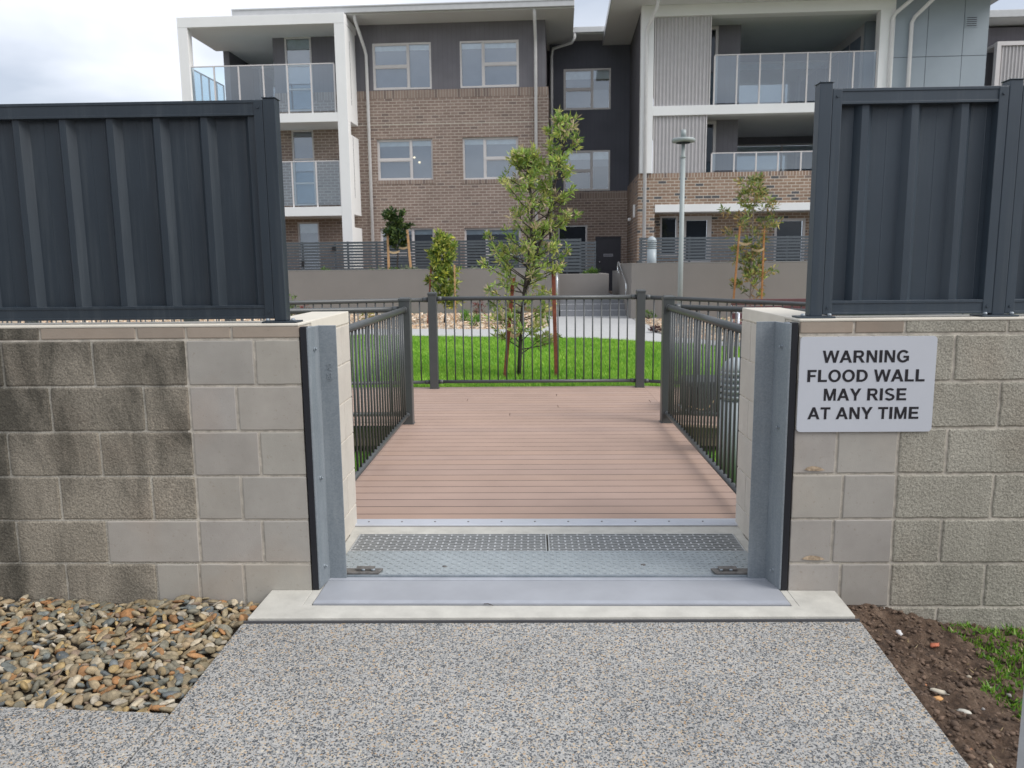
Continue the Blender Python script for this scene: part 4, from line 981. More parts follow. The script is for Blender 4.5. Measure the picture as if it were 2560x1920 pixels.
# handrails
hr = thing('handrail', 'curved stainless steel handrail on the end of the right retaining wall', 'handrail', (xr-.06, ry+.4, 0))
m = MB(); x_ = 0
A1 = (0, 1.9, 1.52); A2 = (0, .2, 1.02)
m.tube([(0,1.75,1.22),(0,2.0,1.23),(0,2.12,1.30),(0,2.14,1.42),(0,2.05,1.50),(0,1.9,1.50),(0,.25,.98),(0,.12,.92),(0,.08,.82),(0,.14,.72),(0,.3,.70)], .021, 10); m.build('rail', MT['stainless'], hr)
for y_, z_ in ((.5,1.03),(1.6,1.38)):
    m = MB(); m.tube([(0,y_,z_),(.03,y_,z_-.05),(.06,y_,z_-.05)], .008, 8); m.build('bracket', MT['stainless'], hr)
X_, Z_ = V(1393, 690, 20.2)
hl = thing('handrail', 'white handrail post on the left side of the steps, half hidden by the young tree', 'handrail', (X_, 20.2, 0))
m = MB(); m.tube([(0,0,.1),(0,0,1.05),(0,.06,1.14),(0,.3,1.22),(0,1.3,1.62),(0,1.4,1.6)], .02, 10); m.build('rail', MT['stainless'], hl)
# ------------------------------------------------------------------ slat fences
def slat_fence(label, X0, X1, Y, z0, z1, posts, group='slat fences on the terraces', pitch=.085):
    root = thing('slat_fence', label, 'fence', (X0, Y, z0), 0, group)
    m = MB(); z = 0; h = z1-z0; n = int(h/pitch)
    for i in range(n): m.box(0, X1-X0, -.008, .008, h-(i+1)*pitch+.022, h-i*pitch)
    m.build('slats', MT['slat'], root)
    f = None
    for p in posts:
        if f is None: q = MB(); q.box(-.025, .025, .009, .05, -.1, h+.01); f = q.build('post', MT['slat'], root); f.location = (p-X0, 0, 0)
        else: dup(f, root, (p-X0, 0, 0))
    return root
fz = V(1000, 603, 23.2)[1]; fX = lambda p: V(p, 640, 23.2)[0]
s1 = slat_fence('charcoal horizontal slat fence behind the left retaining wall', fX(640), fX(1398), 23.2, 1.28, fz, [fX(p) for p in (700, 757, 838, 870, 942, 1020, 1148, 1240, 1330)])
m = MB(); X = fX(836)-s1.location.x; m.box(X-.05, X+.05, -.05, -.009, .72-.06, .72+.05); m.box(fX(757)-s1.location.x-.03, fX(757)-s1.location.x+.03, -.05, -.009, .2, .36); m.build('gate_latch', MT['black'], s1)
f2x = lambda p: V(p, 640, 22.5)[0]
slat_fence('charcoal slat fence corner behind the planter, beside the dark door', f2x(1399), f2x(1453), 22.5, pt-.05, V(1430, 597, 22.5)[1], [f2x(p) for p in (1418, 1451)], pitch=.095)
f3x = lambda p: V(p, 640, 24.6)[0]
slat_fence('darkest short slat fence, between the planter and the charcoal door', f3x(1453), f3x(1489), 24.6, .6, V(1470, 604, 24.6)[1], [f3x(1488)], pitch=.095)
gz = V(1700, 595, 22.4)[1]; gX = lambda p: V(p, 630, 22.4)[0]
slat_fence('charcoal horizontal slat fence behind the right retaining wall', gX(1597), gX(2330), 22.4, 1.25, gz+.02, [gX(p) for p in (1603, 1724, 1968, 2200)])
# ------------------------------------------------------------------ bollard lights and lamp post
def bollard(label, X, Y, z0, h, r, rings):
    root = thing('bollard_light', label, 'bollard light', (X, Y, z0))
    hr_ = h*.22
    m = MB(); m.lathe([(r*1.0,0),(r,h-hr_-r)], 0, 0, 24); m.build('column', MT['bollard'], root)
    m = MB(); b0 = h-hr_-r
    for i in range(rings):
        zz_ = b0+hr_*i/rings; m.lathe([(r*.80, zz_+.001),(r*.80, zz_+hr_/rings*.5)], 0, 0, 24); m.lathe([(r*1.02, zz_+hr_/rings*.5),(r*1.0, zz_+hr_/rings)], 0, 0, 24)
    m.build('louvres', MT['bollard'], root)
    m = MB(); m.lathe([(r*.78, b0),(r*.78, b0+hr_)], 0, 0, 20); m.build('light_core', MT['rail'], root)
    m = MB(); m.lathe([(r*cos(a_)*1.0+ (.0 if a_ < 1.5 else 0), b0+hr_+r*sin(a_)) for a_ in [0,.25,.5,.75,1.0,1.25,1.45,1.56]], 0, 0, 24); m.build('dome', MT['bollard'], root)
bollard('silver domed bollard light in the grass beside the walkway, seen through the railing', V(1836, 1000, 5.9)[0], 5.9, -.3, 1.025, .105, 5)
bz = V(1629, 591, 20.4)[1]
bollard('pale domed bollard light on the terrace by the brick corner', V(1629, 640, 20.4)[0], 20.4, 1.25, bz-1.25, .122, 4)
LY = 17.5; X, Z = V(1703, 500, LY); zt = V(1705, 338, LY)[1]; zl = V(1705, 352, LY)[1]
X = V(1701, 700, LY)[0]
lp = thing('lamp_post', 'slim grey-green lamp post with a flat disc lantern', 'lamp post', (X, LY, hgt(0, LY)))
g0 = hgt(0, LY); zl -= g0
m = MB(); m.lathe([(.056,0),(.056,1.5),(.054,1.51),(.052,zl-.35)], 0, 0, 16); m.build('pole', MT['lamp'], lp)
m = MB(); m.box(-.09, .09, -.09, .09, 0, .02); m.build('base_plate', MT['lamp'], lp)
m = MB(); m.lathe([(.06,zl-.36),(.065,zl-.34),(.04,zl-.30),(.04,zl-.04)], 0, 0, 16); m.build('neck', MT['lamp'], lp)
dsc = MB(); dsc.lathe([(.17,zl-.035),(.235,zl-.03),(.25,zl-.01),(.25,zl+.025),(.235,zl+.045),(.10,zl+.062),(.056,zl+.07)], 0, 0, 28); dsc = dsc.build('lantern_disc', MT['lamp'], lp)
m = MB(); m.lathe([(.15,zl-.052),(.15,zl-.041)], 0, 0, 24); m.build('led_plate', MT['curtain_dark'], dsc)
m = MB(); m.lathe([(.055,zl+.0705),(.055,zl+.225)], 0, 0, 16); m.build('sensor_cap', MT['lamp'], lp)
# ------------------------------------------------------------------ maroon slat bench
BY = 13.6; bx0 = V(1828, 760, BY)[0]; bx1 = bx0+2.0; bt_ = V(1950, 747, BY)[1]; g0 = hgt(0, BY)+.02
bn = thing('bench', 'maroon slatted bench with pale metal arms behind the right railing', 'bench', ((bx0+bx1)/2, BY, g0)); hw = (bx1-bx0)/2; bh = bt_-g0
m = MB(); m.box(-hw, hw, .0, .03, bh-.1, bh); m.box(-hw, hw, .0, .03, bh-.22, bh-.12); m.box(-hw, hw, .0,.03, bh-.34, bh-.24); m.build('backrest', MT['maroon'], bn, .006)
m = MB()
for k in range(4): m.box(-hw, hw, -.42+k*.105, -.33+k*.105, bh-.42, bh-.385)
m.build('seat', MT['maroon'], bn, .006)
for X in (-hw+.03, hw-.03):
    m = MB(); m.tube([(X,.05,bh-.05),(X,.03,bh-.4),(X,.08,0)], .02, 8); m.tube([(X,-.4,0),(X,-.4,bh-.22),(X,.02,bh-.2)], .02, 8); m.build('leg', MT['alu'], bn)
# ------------------------------------------------------------------ dark slatted unit on the right ramp
cx0, cx1 = 1.48, 1.98; czb = -.03; ct_ = .30
cr_ = thing('slatted_unit', 'low black slatted metal unit with a loose cord, seen through the right railing', 'metal unit', ((cx0+cx1)/2, 7.7, czb))
hw = (cx1-cx0)/2
m = MB(); m.box(-hw, hw, -.2, .3, ct_-.05-czb, ct_-czb); m.build('top', plain('dark_grey_lid', (.05,.055,.06), .5), cr_, .004)
m = MB(); m.box(-hw+.02, hw-.02, -.17, .28, .04, ct_-.05-czb); m.build('core', MT['black'], cr_)
m = MB()
for k in range(11): X = -hw+.02+k*(2*hw-.05)/10; m.box(X, X+.02, -.195, -.175, .03, ct_-.05-czb)
m.build('slats', MT['rail'], cr_)
m = MB(); m.box(-hw, hw, -.2, .28, .0, .03); m.build('base_rail', MT['alu'], cr_)
m = MB(); m.tube([(-hw,-.215,.10),(-.12,-.215,.06),(-.05,-.215,.075),(.02,-.215,.17),(.10,-.215,.23)], .006, 6); m.build('cord', MT['strap'], cr_)
# ------------------------------------------------------------------ trees
def leafmesh(name, pts, size, width, pal, seed, parent, cup=.4, per=7, upw=.5, spread=1.0):
    """rosettes of pointed leaves around twig tips pts = [(pos, dir)]"""
    R = random.Random(seed); m = MB()
    for (p, d) in pts:
        p = Vector(p); d = Vector(d).normalized(); base = R.choice(pal); sh = R.uniform(.75, 1.2)
        for k in range(per):
            q = Vector((R.gauss(0,1), R.gauss(0,1), R.gauss(0,1))).normalized()
            ld = (d*R.uniform(.2, 1.1) + q*spread*.9 + Vector((0,0,upw*R.uniform(-.4,1)))).normalized()
            Ls = size*R.uniform(.6, 1.25); w = width*R.uniform(.7, 1.2)
            o = p - d*R.uniform(0, size*.45) + q*.006
            s_ = ld.cross(Vector((R.gauss(0,1), R.gauss(0,1), R.gauss(0,1)))).normalized()*w/2
            nrm = ld.cross(s_).normalized()*Ls*.08
            c = R.choice(pal) if R.random() < .35 else base; t = sh*R.uniform(.8, 1.2)
            m.col = (c[0]*t, c[1]*t, c[2]*t)
            b = len(m.v); mid = o+ld*Ls*.5
            m.v += [tuple(o), tuple(mid+s_+nrm), tuple(o+ld*Ls), tuple(mid-s_+nrm)]
            m._f([b,b+1,b+2]); m._f([b,b+2,b+3])
    return m.build(name, MT['leaf'], parent)
def tree(label, base, stems, branches, leaf, pal, seed, bark, per=7, twigs=4, r0=.022, spread=1.0, upw=.5, group=None, name='young_tree'):
    """stems: list of polylines (relative); branches: (stem index, height t, length, azimuth, rise)"""
    root = thing(name, label, 'tree', base, 0, group); R = random.Random(seed)
    tk = MB(); tips = []
    for si, stp in enumerate(stems):
        n = len(stp); rs = [r0*(1-.85*i/(n-1))*(1 if si == 0 else .7)+.003 for i in range(n)]
        tk.tube(stp, rs, 8)
    tk.build('trunk', MT[bark], root)
    br = MB()
    def along(stp, t):
        f = t*(len(stp)-1); i = min(int(f), len(stp)-2); return Vector(stp[i]).lerp(Vector(stp[i+1]), f-i)
    for (si, t, ln, az, rise) in branches:
        p = along(stems[si], t); d = Vector((cos(az), sin(az), rise)).normalized(); q = p; pl = [tuple(p)]
        segs = 4
        for k in range(segs):
            d2 = (d+Vector((R.gauss(0,.12), R.gauss(0,.12), .12*k*.5))).normalized(); q = q+d2*ln/segs; pl.append(tuple(q))
            if k >= 1 or ln < .25:
                for _ in range(twigs if k < segs-1 else twigs+1):
                    td = (d2*.8+Vector((R.gauss(0,.6), R.gauss(0,.6), R.gauss(.25,.4)))).normalized(); tl = R.uniform(.05, .16)*(1 if ln < 1 else 1.3)
                    te = q+td*tl; br.tube([tuple(q), tuple(te)], [.0025, .0015], 4, False); tips.append((te, td))
        br.tube(pl, [r0*.32*(1-.7*i/segs)+.0015 for i in range(len(pl))], 5)
        tips.append((q, d2))
    for stp in stems:
        a, b = Vector(stp[-2]), Vector(stp[-1]); tips.append((b, b-a)); tips.append((a.lerp(b,.5), b-a))
    br.build('branches', MT[bark], root)
    leafmesh('leaves', tips, leaf[0], leaf[1], pal, seed+1, root, per=per, spread=spread, upw=upw)
    return root
def stake(label, base, top, bot_r, mat, strap_to=None, strap_z=None, group=None, grain=None):
    root = thing('tree_stake', label, 'stake', base, 0, group)
    d = Vector(top)-Vector(base); m = MB(); u = d.normalized(); s_ = Vector((bot_r,0,0)); f_ = Vector((0,bot_r,0))
    m.obox(d/2, s_, f_, d/2); m.build('stake', MT[mat], root, .003)
    if strap_to is not None:
        tx = Vector(strap_to)-Vector(base); t = (strap_z-base[2])/(top[2]-base[2]); a = d*t; b = Vector((tx.x, tx.y, strap_z-base[2]))
        m = MB(); n = 8; P = []
        for k in range(n+1):
            s2 = k/n; P.append(a.lerp(b, s2)+Vector((0,-.03*sin(pi*s2)-.02,-.045*sin(pi*s2))))
        for p, q in zip(P, P[1:]):
            for off in (0, .05):
                pass
            bb = len(m.v); h_ = Vector((0,0,.027)); th = Vector((0,.006,0))
            m.v += [tuple(p-h_), tuple(q-h_), tuple(q+h_), tuple(p+h_), tuple(p-h_+th), tuple(q-h_+th), tuple(q+h_+th), tuple(p+h_+th)]
            for f in ((0,1,2,3),(7,6,5,4),(3,2,6,7),(0,4,5,1)): m._f([bb+i for i in f])
        m.build('strap', MT['strap'], root)
    return root
R = random.Random(6)
# tree 1: main young tree by the lawn edge with two leaders
TY = 10.3; tz = hgt(0, TY)
def rel(px, py, Y=TY, bx=0, bz=0): x_, z_ = V(px, py, Y); return (x_-bx, z_-bz)
bX = V(1297, 950, TY)[0]
def P1(px, py, dy=0): a = rel(px, py, TY, bX, tz); return (a[0], dy, a[1])
stemA = [(0,0,0), P1(1300,880), P1(1303,800,.01), P1(1312,720,.02), P1(1322,650,.01), P1(1328,590), P1(1330,520,-.02), P1(1325,460,-.03), P1(1322,425,-.02), P1(1322,402)]
stemB = [P1(1310,735,.02), P1(1330,670,.06), P1(1352,600,.08), P1(1375,520,.08), P1(1390,450,.05), P1(1400,410,.03), P1(1412,360,.02), P1(1418,318)]
br = []
def env1(py):        # half widths (left, right) of the crown around its stem, metres per leader
    pts = [(370,.05,.08),(430,.20,.14),(480,.30,.16),(560,.36,.22),(640,.34,.28),(720,.40,.40),(780,.42,.38),(850,.32,.34),(930,.26,.28)]
    for a, b in zip(pts, pts[1:]):
        if a[0] <= py <= b[0]: t = (py-a[0])/(b[0]-a[0]); return a[1]+(b[1]-a[1])*t, a[2]+(b[2]-a[2])*t
    return .1, .1
for k in range(42):
    t = .12+.86*k/41; py = 950-(950-370)*t; l_, r_ = env1(max(370, min(930, py)))
    az = k*2.4+R.uniform(-.4,.4); side = cos(az); ln = (r_ if side > 0 else l_)*R.uniform(.75, 1.45)*(.8+.2*abs(side))
    if py > 850 and R.random() < .2: continue
    br.append((0, t, max(.1, ln), az, R.uniform(.35, .9) if py < 780 else R.uniform(0,.4)))
for k in range(16): br.append((0, .10+.36*k/15, R.uniform(.26, .46), k*2.4+1+R.uniform(-.4,.4), R.uniform(.1,.6)))
for k in range(18):
    t = .2+.79*k/17; ln = .30*(1-t*.45)*R.uniform(.7,1.3); br.append((1, t, ln, k*2.4+R.uniform(-.4,.4), R.uniform(.3,.9)))
for (t, ln, az, rise) in ((.42,.62,2.9,.55),(.5,.60,.1,.7),(.34,.60,3.3,.45),(.55,.62,.2,.4),(.6,.55,.0,.6),(.37,.48,.3,.2)): br.append((0, t, ln, az, rise))
olive = [(.36,.46,.10),(.26,.38,.09),(.50,.56,.13),(.18,.28,.07),(.55,.54,.19),(.32,.45,.11),(.56,.46,.30)]
tree('slender young tree with narrow olive leaves, standing behind the middle railing', (bX, TY, tz), [stemA, stemB], br, (.088, .023), olive, 61, 'bark', per=9, twigs=2, r0=.026)
def stake_px(label, p0, p1_, Y, r, mat, tree_px=None, sz=None, ztop_dy=0, group=None, gz=None):
    g_ = hgt(0, Y) if gz is None else gz
    x0_, z0_ = V(*p0, Y); x1_, z1_ = V(*p1_, Y)
    st_ = None; szz = None
    if tree_px: st_ = (V(*tree_px, Y+.1)[0], Y+.1, 0); szz = V(*sz, Y)[1]
    t = (g_-z0_)/(z1_-z0_); x0_ = x0_+(x1_-x0_)*t
    return stake(label, (x0_, Y, g_), (x1_, Y, z1_), r, mat, st_, szz, group)
stake_px('leaning red hardwood stake left of the slender tree', (1262,948), (1283,695), 10.2, .024, 'stake_red', (1300,820), (1290,832), group='red stakes of the slender tree')
stake_px('red hardwood stake right of the slender tree', (1391,948), (1383,675), 10.25, .024, 'stake_red', (1305,760), (1380,769), group='red stakes of the slender tree')
# tree 2: dense small tree in the left bed
def generic(label, px0, py_base, py_top, Y, half, n, leaf, pal, seed, bark='bark', lean=0, prof=None, per=8, gz=None, r0=.02, group=None, twigs=4, t0=.15):
    g_ = hgt(0, Y) if gz is None else gz; R = random.Random(seed)
    bx_ = V(px0, (py_base+py_top)/2, Y)[0]; zt_ = V(px0, py_top, Y)[1]; Hh = zt_-g_
    stem = [(lean*(k/6)+R.gauss(0,.012)*(k > 0), R.gauss(0,.012)*(k > 0), Hh*k/6) for k in range(7)]
    br = []
    for k in range(n):
        t = t0+(.97-t0)*k/(n-1); w = half*(prof(t) if prof else sin(pi*min(1, t*.95+.08))**.6); br.append((0, t, max(.07, w*R.uniform(.5,1.3)), k*2.4+R.uniform(-.3,.3), R.uniform(.2,.8)))
    return tree(label, (bx_, Y, g_), [stem], br, leaf, pal, seed+1, bark, per=per, twigs=twigs, r0=r0, group=group)
yg = [(.32,.42,.08),(.20,.29,.06),(.54,.54,.09),(.13,.20,.06),(.42,.44,.11)]
generic('dense bushy young tree in the left garden bed, in front of the retaining wall', 1108, 800, 590, 17.6, .36, 36, (.12,.042), yg, 71, prof=lambda t: .75+.3*sin(t*19)-.45*max(0, t-.55)/.45, per=8, t0=.2, twigs=3)
stake_px('short tan stake right of the bushy tree, standing in the gravel', (1139,800), (1136,662), 17.5, .017, 'stake_tan')
stake_px('red stake left of the bushy tree, standing in the gravel', (1070,800), (1078,665), 17.5, .017, 'stake_red', (1108,700), (1090,695))
# tree 3: tall sparse tree on the right, with tan stakes
generic('tall airy young tree in the right garden bed, reaching the lintel of the ground floor', 1882, 770, 450, 17.9, .50, 46, (.13,.040), [(.25,.32,.09),(.17,.24,.06),(.40,.35,.12),(.42,.29,.13),(.11,.16,.05),(.33,.39,.10)], 81, 'bark_pale', -.0, prof=lambda t: (.9 if t < .3 else .62 if t < .55 else 1.0 if t < .8 else .55), per=5, r0=.026, twigs=2)
stake_px('orange-brown stake left of the airy tree', (1832,770), (1850,565), 17.7, .019, 'stake_orange', (1878,610), (1850,606))
stake_px('orange-brown stake right of the airy tree', (1903,770), (1911,565), 17.7, .019, 'stake_orange', (1878,640), (1907,622))
# tree 4: small tree on the terrace with two pale posts
generic('small dark leafed tree between two pale stakes on the left terrace', 992, 672, 545, 21.6, .28, 16, (.12,.05), [(.05,.09,.03),(.035,.07,.03),(.08,.13,.035),(.13,.19,.05)], 91, 'bark', 0, prof=lambda t: 1.0, per=8, gz=1.28, t0=.45)
stake_px('pale pine stake left of the small terrace tree', (972,672), (969,575), 21.5, .028, 'stake_tan', (1000,635), (970,628), gz=1.28)
stake_px('pale pine stake right of the small terrace tree', (1027,672), (1018,575), 21.5, .028, 'stake_tan', (996,640), (1020,617), gz=1.28)
# shrubs
def shrub(label, px, py, Y, rad, h, pal, seed, leaf=(.07,.022), n=26, name='shrub', z=None, per=6):
    X = V(px, py, Y)[0]; g_ = hgt(0, Y)+.02 if z is None else z; root = thing(name, label, 'shrub', (X, Y, g_)); R = random.Random(seed); tips = []; m = MB()
    for k in range(n):
        a_ = R.uniform(0, 2*pi); e = R.uniform(.15, 1.3); L_ = R.uniform(.5, 1)
        p = Vector((cos(a_)*cos(e)*rad*L_, sin(a_)*cos(e)*rad*L_, .03+sin(e)*h*L_)); tips.append((p, p)); m.tube([(0,0,0), tuple(p)], [.003,.0015], 4, False)
    m.build('stems', MT['bark'], root); leafmesh('leaves', tips, leaf[0], leaf[1], pal, seed, root, per=per); return root
gn = [(.10,.20,.03),(.16,.28,.04),(.07,.14,.03)]; rd = [(.22,.05,.05),(.30,.09,.08),(.12,.10,.05),(.16,.06,.06)]
gy = [(.20,.25,.16),(.14,.19,.11),(.26,.30,.17)]
shrub('bright green tussock in the left bed, nearer the bushy tree', 1162, 795, 18.2, .16, .22, [(.14,.34,.04),(.2,.42,.05)], 1, (.13,.012), 22, 'tussock', per=7)
shrub('bright green tussock in the left bed, below the purple shrub', 1188, 810, 17.0, .16, .2, [(.14,.34,.04),(.2,.42,.05)], 2, (.13,.012), 22, 'tussock', per=7)
shrub('purple leafed shrub against the left retaining wall', 1197, 785, 18.8, .20, .42, rd, 3, n=30)
shrub('loose grey-green shrub behind the left red stake', 1252, 810, 17.2, .28, .36, gn+olive, 4, (.09,.02), 34)
shrub('green shrub at the far left end of the bed, beside the slate fence post', 724, 760, 18, .3, .75, gn, 5, n=40)
shrub('red-tipped low shrub in the left bed near the fence post', 760, 770, 19.2, .24, .42, rd, 6, n=28)
shrub('golden green clump under the far left railing', 768, 800, 18.2, .24, .25, [(.30,.30,.05),(.22,.26,.05)], 7, n=24)
shrub('yellow-green clump seen above the left pillar', 918, 795, 18.2, .2, .3, [(.33,.30,.05),(.25,.26,.06)], 8, n=20)
shrub('dark green low plant at the foot of the right retaining wall', 1622, 806, 18.4, .2, .2, gn, 9, n=26)
shrub('wine red ground plant beside the right corner post', 1641, 830, 15.6, .16, .12, [(.06,.02,.025),(.10,.04,.04)], 10, n=26)
shrub('green and red bush below the airy tree', 1870, 800, 15.6, .36, .34, gn+rd, 11, n=40)
shrub('mixed green bush beside the bench', 1800, 815, 15.4, .28, .25, gn+gy, 12, n=30)
shrub('green strap plants in the planter at the top of the steps', 1475, 678, 22.9, .32, .16, gn, 13, (.16,.02), 26, z=pt-.08)
for i, px in enumerate((815, 930, 952, 988, 1015, 1040, 1145, 1185, 1245, 1276)):
    shrub(['low grey-green', 'pale grey-green', 'silvery', 'small silvery', 'grey-leafed', 'green', 'fine silvery', 'white-tipped', 'yellowish', 'small yellowish'][i] + ' plant on the left terrace, ' + ['below the gate posts', 'left of the left pale stake', 'just left of the left pale stake', 'between the pale stakes', 'at the right pale stake', 'right of the right pale stake', 'above the bushy tree crown', 'left of the slender tree, near the wall edge', 'beside the slender tree crown', 'behind the slender tree crown'][i], px, 668, 20.95, .2, .14 if i != 4 else .22, gy if i % 3 else gn, 30+i, (.06,.02), 16, 'terrace_plant', z=1.27)
# ------------------------------------------------------------------ apartment building
bd_ = thing('apartment_building', 'three storey apartment building of brown brick, charcoal cladding and white balcony frames', 'building', tuple(PV), BA)
def wall(name, mat, u0, u1, v0, v1, w0, w1, holes=(), label=None, parent=None):
    us = sorted(set([u0,u1]+[min(max(h[i], u0), u1) for h in holes for i in (0,1)])); ws = sorted(set([w0,w1]+[min(max(h[i], w0), w1) for h in holes for i in (2,3)]))
    m = MB()
    for a, b in zip(us, us[1:]):
        run = None
        for c, d in zip(ws, ws[1:]):
            if b-a < 1e-4 or d-c < 1e-4: continue
            mu, mw = (a+b)/2, (c+d)/2
            if any(h[0] < mu < h[1] and h[2] < mw < h[3] for h in holes): continue
            m.box(a, b, v0, v1, c, d)
    return m.build(name, mat, parent or bd_, label=label)
def hole(px0, py0, px1, py1, v):
    a = B(px0, (py0+py1)/2, v)[0]; b = B(px1, (py0+py1)/2, v)[0]; c = B((px0+px1)/2, py1, v)[1]; d = B((px0+px1)/2, py0, v)[1]; return (a, b, c, d)
def window(h, v, layout='L', rec=.05, ground=False, dark=False, blind=.16, fw=.055, dark_reflections=()):
    """layout: L = tall light on the right, R = tall light on the left, D = door-like, S = single"""
    u0, u1, w0, w1 = h; vf = v+rec
    m = MB(); f = fw
    m.box(u0, u1, vf, vf+.07, w1-f, w1); m.box(u0, u1, vf-.01, vf+.07, w0, w0+f); m.box(u0, u0+f, vf, vf+.0699, w0+f, w1-f); m.box(u1-f, u1, vf, vf+.0699, w0+f, w1-f)
    cells = []
    if layout in 'LR':
        um = u0+(u1-u0)*(.61 if layout == 'L' else .39); wm = w0+(w1-w0)*.5
        m.box(um-.035, um+.035, vf+.001, vf+.069, w0+f, w1-f)
        sl, sr = (u0+f, um-.035), (um+.035, u1-f); split, tall = (sl, sr) if layout == 'L' else (sr, sl)
        m.box(split[0], split[1], vf+.002, vf+.068, wm-.035, wm+.035)
        # sash edges
        for c in ((split[0], split[1], w0+f, wm-.035), (split[0], split[1], wm+.035, w1-f)):
            e = .022; m.box(c[0], c[1], vf+.012, vf+.05, c[3]-e, c[3]); m.box(c[0], c[1], vf+.012, vf+.05, c[2], c[2]+e); m.box(c[0], c[0]+e, vf+.012, vf+.0499, c[2]+e, c[3]-e); m.box(c[1]-e, c[1], vf+.012, vf+.0499, c[2]+e, c[3]-e)
            cells.append(c)
        cells.append((tall[0], tall[1], w0+f, w1-f))
    elif layout == 'G':
        k = 3
        for i in range(1, k): um = u0+(u1-u0)*i/k; m.box(um-.03, um+.03, vf+.001, vf+.069, w0+f, w1-f)
        for i in range(k): cells.append((u0+(u1-u0)*i/k+f*.6, u0+(u1-u0)*(i+1)/k-f*.6, w0+f, w1-f))
    elif layout == 'T':
        ws = [w0+f] + [w0+(w1-w0)*q for q in (.30,.62)] + [w1-f]
        for q in ws[1:-1]: m.box(u0+f, u1-f, vf+.001, vf+.069, q-.025, q+.025)
        for a, b in zip(ws, ws[1:]): cells.append((u0+f, u1-f, a+.02, b-.02))
    else: cells = [(u0+f, u1-f, w0+f, w1-f)]
    fr_ = m.build('window', MT['winframe'], bd_)
    for c in cells:
        q = MB(); q.poly([(c[0], vf+.03, c[2]), (c[1], vf+.03, c[2]), (c[1], vf+.03, c[3]), (c[0], vf+.03, c[3])]); q.build('pane', MT['pane_dark' if dark else 'pane'], fr_)
    q = MB(); q.box(u0+f, u1-f, vf+.13, vf+.14, w0+f, w1-f); q.build('curtain', MT['curtain_dark' if dark else 'curtain'], fr_)
    for (fa, fb, ga, gb) in dark_reflections:      # dark sheets put in to imitate dark reflections in the panes
        q = MB(); q.box(u0+f+(u1-u0-2*f)*fa, u0+f+(u1-u0-2*f)*fb, vf+.118, vf+.129, w0+f+(w1-w0-2*f)*ga, w0+f+(w1-w0-2*f)*gb); q.build('dark_window_backing', MT['curtain_dark'], fr_)
    if blind:
        q = MB(); q.box(u0+f, u1-f, vf+.10, vf+.115, w1-f-blind, w1-f); q.build('roller_blind', MT['blind'], fr_)
    return fr_
# --- left wing
uc = B(1371, 300, 0)[0]; ub = B(690, 300, 0)[0]; wS = 7.05; w_sof = B(1300, 50, 0)[1]
H1 = hole(932,107,1078,221,.04); H2 = hole(1150,101,1297,219,.04); H3 = hole(943,347,1082,450,0); H4 = hole(1157,342,1296,448,0)
H5 = hole(952,570,1086,700,0); H6 = hole(1162,569,1303,700,0); HB2 = hole(714,92,780,278,0); HB1 = hole(732,325,787,514,0); HB0 = hole(746,555,800,690,0)
H1 = (H1[0], H1[1], wS+.03, H1[3]); H2 = (H2[0], H2[1], wS+.03, H2[3])
wall('brick_wall', MT['brick_x'], ub, uc, 0, .25, -.2, wS-.25, [H3,H4,H5,H6,HB1,HB0,(HB2[0],HB2[1],HB2[2],wS+1)])
wall('soldier_course', MT['brick_sold'], ub, uc, -.006, .25, wS-.2499, wS, [(HB2[0],HB2[1],HB2[2],wS+1)])
wall('cladding', MT['clad_x'], ub, uc-.09, .05, .25, wS+.0001, w_sof, [H1,H2,HB2])
wall('brick_return', MT['brick_y'], uc-.25, uc, .2501, 2.8, -.2, wS); wall('cladding_return', MT['clad_y'], uc-.29, uc-.09, .2501, 2.8, wS+.0001, w_sof)
for h, l in ((H1,'L'),(H2,'R')): window(h, .05, l, .0)
for h, l in ((H3,'L'),(H4,'R')): window(h, 0, l, .07)
window(H5, 0, 'L', .07, dark_reflections=((.63,1,0,.92),(0,.3,0,.9))); window(H6, 0, 'R', .07, dark_reflections=((0,.38,0,.95),(.42,.9,.0,.93)))
for h in (H3, H4): wall('sill_course', MT['brick_sold'], h[0]-.04, h[1]+.04, -.012, .06, h[2]-.13, h[2]-.001)
window(HB2, .0, 'T', .03, blind=.3); window(HB1, 0, 'T', .03, blind=.0); window(HB0, 0, 'S', .03, blind=.3)
m = MB(); zj = B(1100,309,0)[1]; m.box(ub, uc+.001, -.003, 0.01, zj-.012, zj+.012); m.build('expansion_joint', MT['mortar'], bd_)
u_l = B(562, 200, 1.4)[0]
wall('end_wall', MT['clad_y'], u_l, u_l+.2, 1.4, 12, -.2, w_sof); wall('recess_side_wall', MT['clad_y'], ub, ub+.2, .2501, 3.4, -.2, w_sof)
gd = (B(600, 250, 3.4)[0], ub-.15, 6.2, 8.75)
wall('recess_wall', MT['clad_x'], u_l+.2, ub, 3.4, 3.6, -.2, w_sof, [gd]); window(gd, 3.4, 'G', .03, blind=0)
wall('building_core', MT['clad_x'], u_l+.2, uc, 3.7, 12, -.2, w_sof)
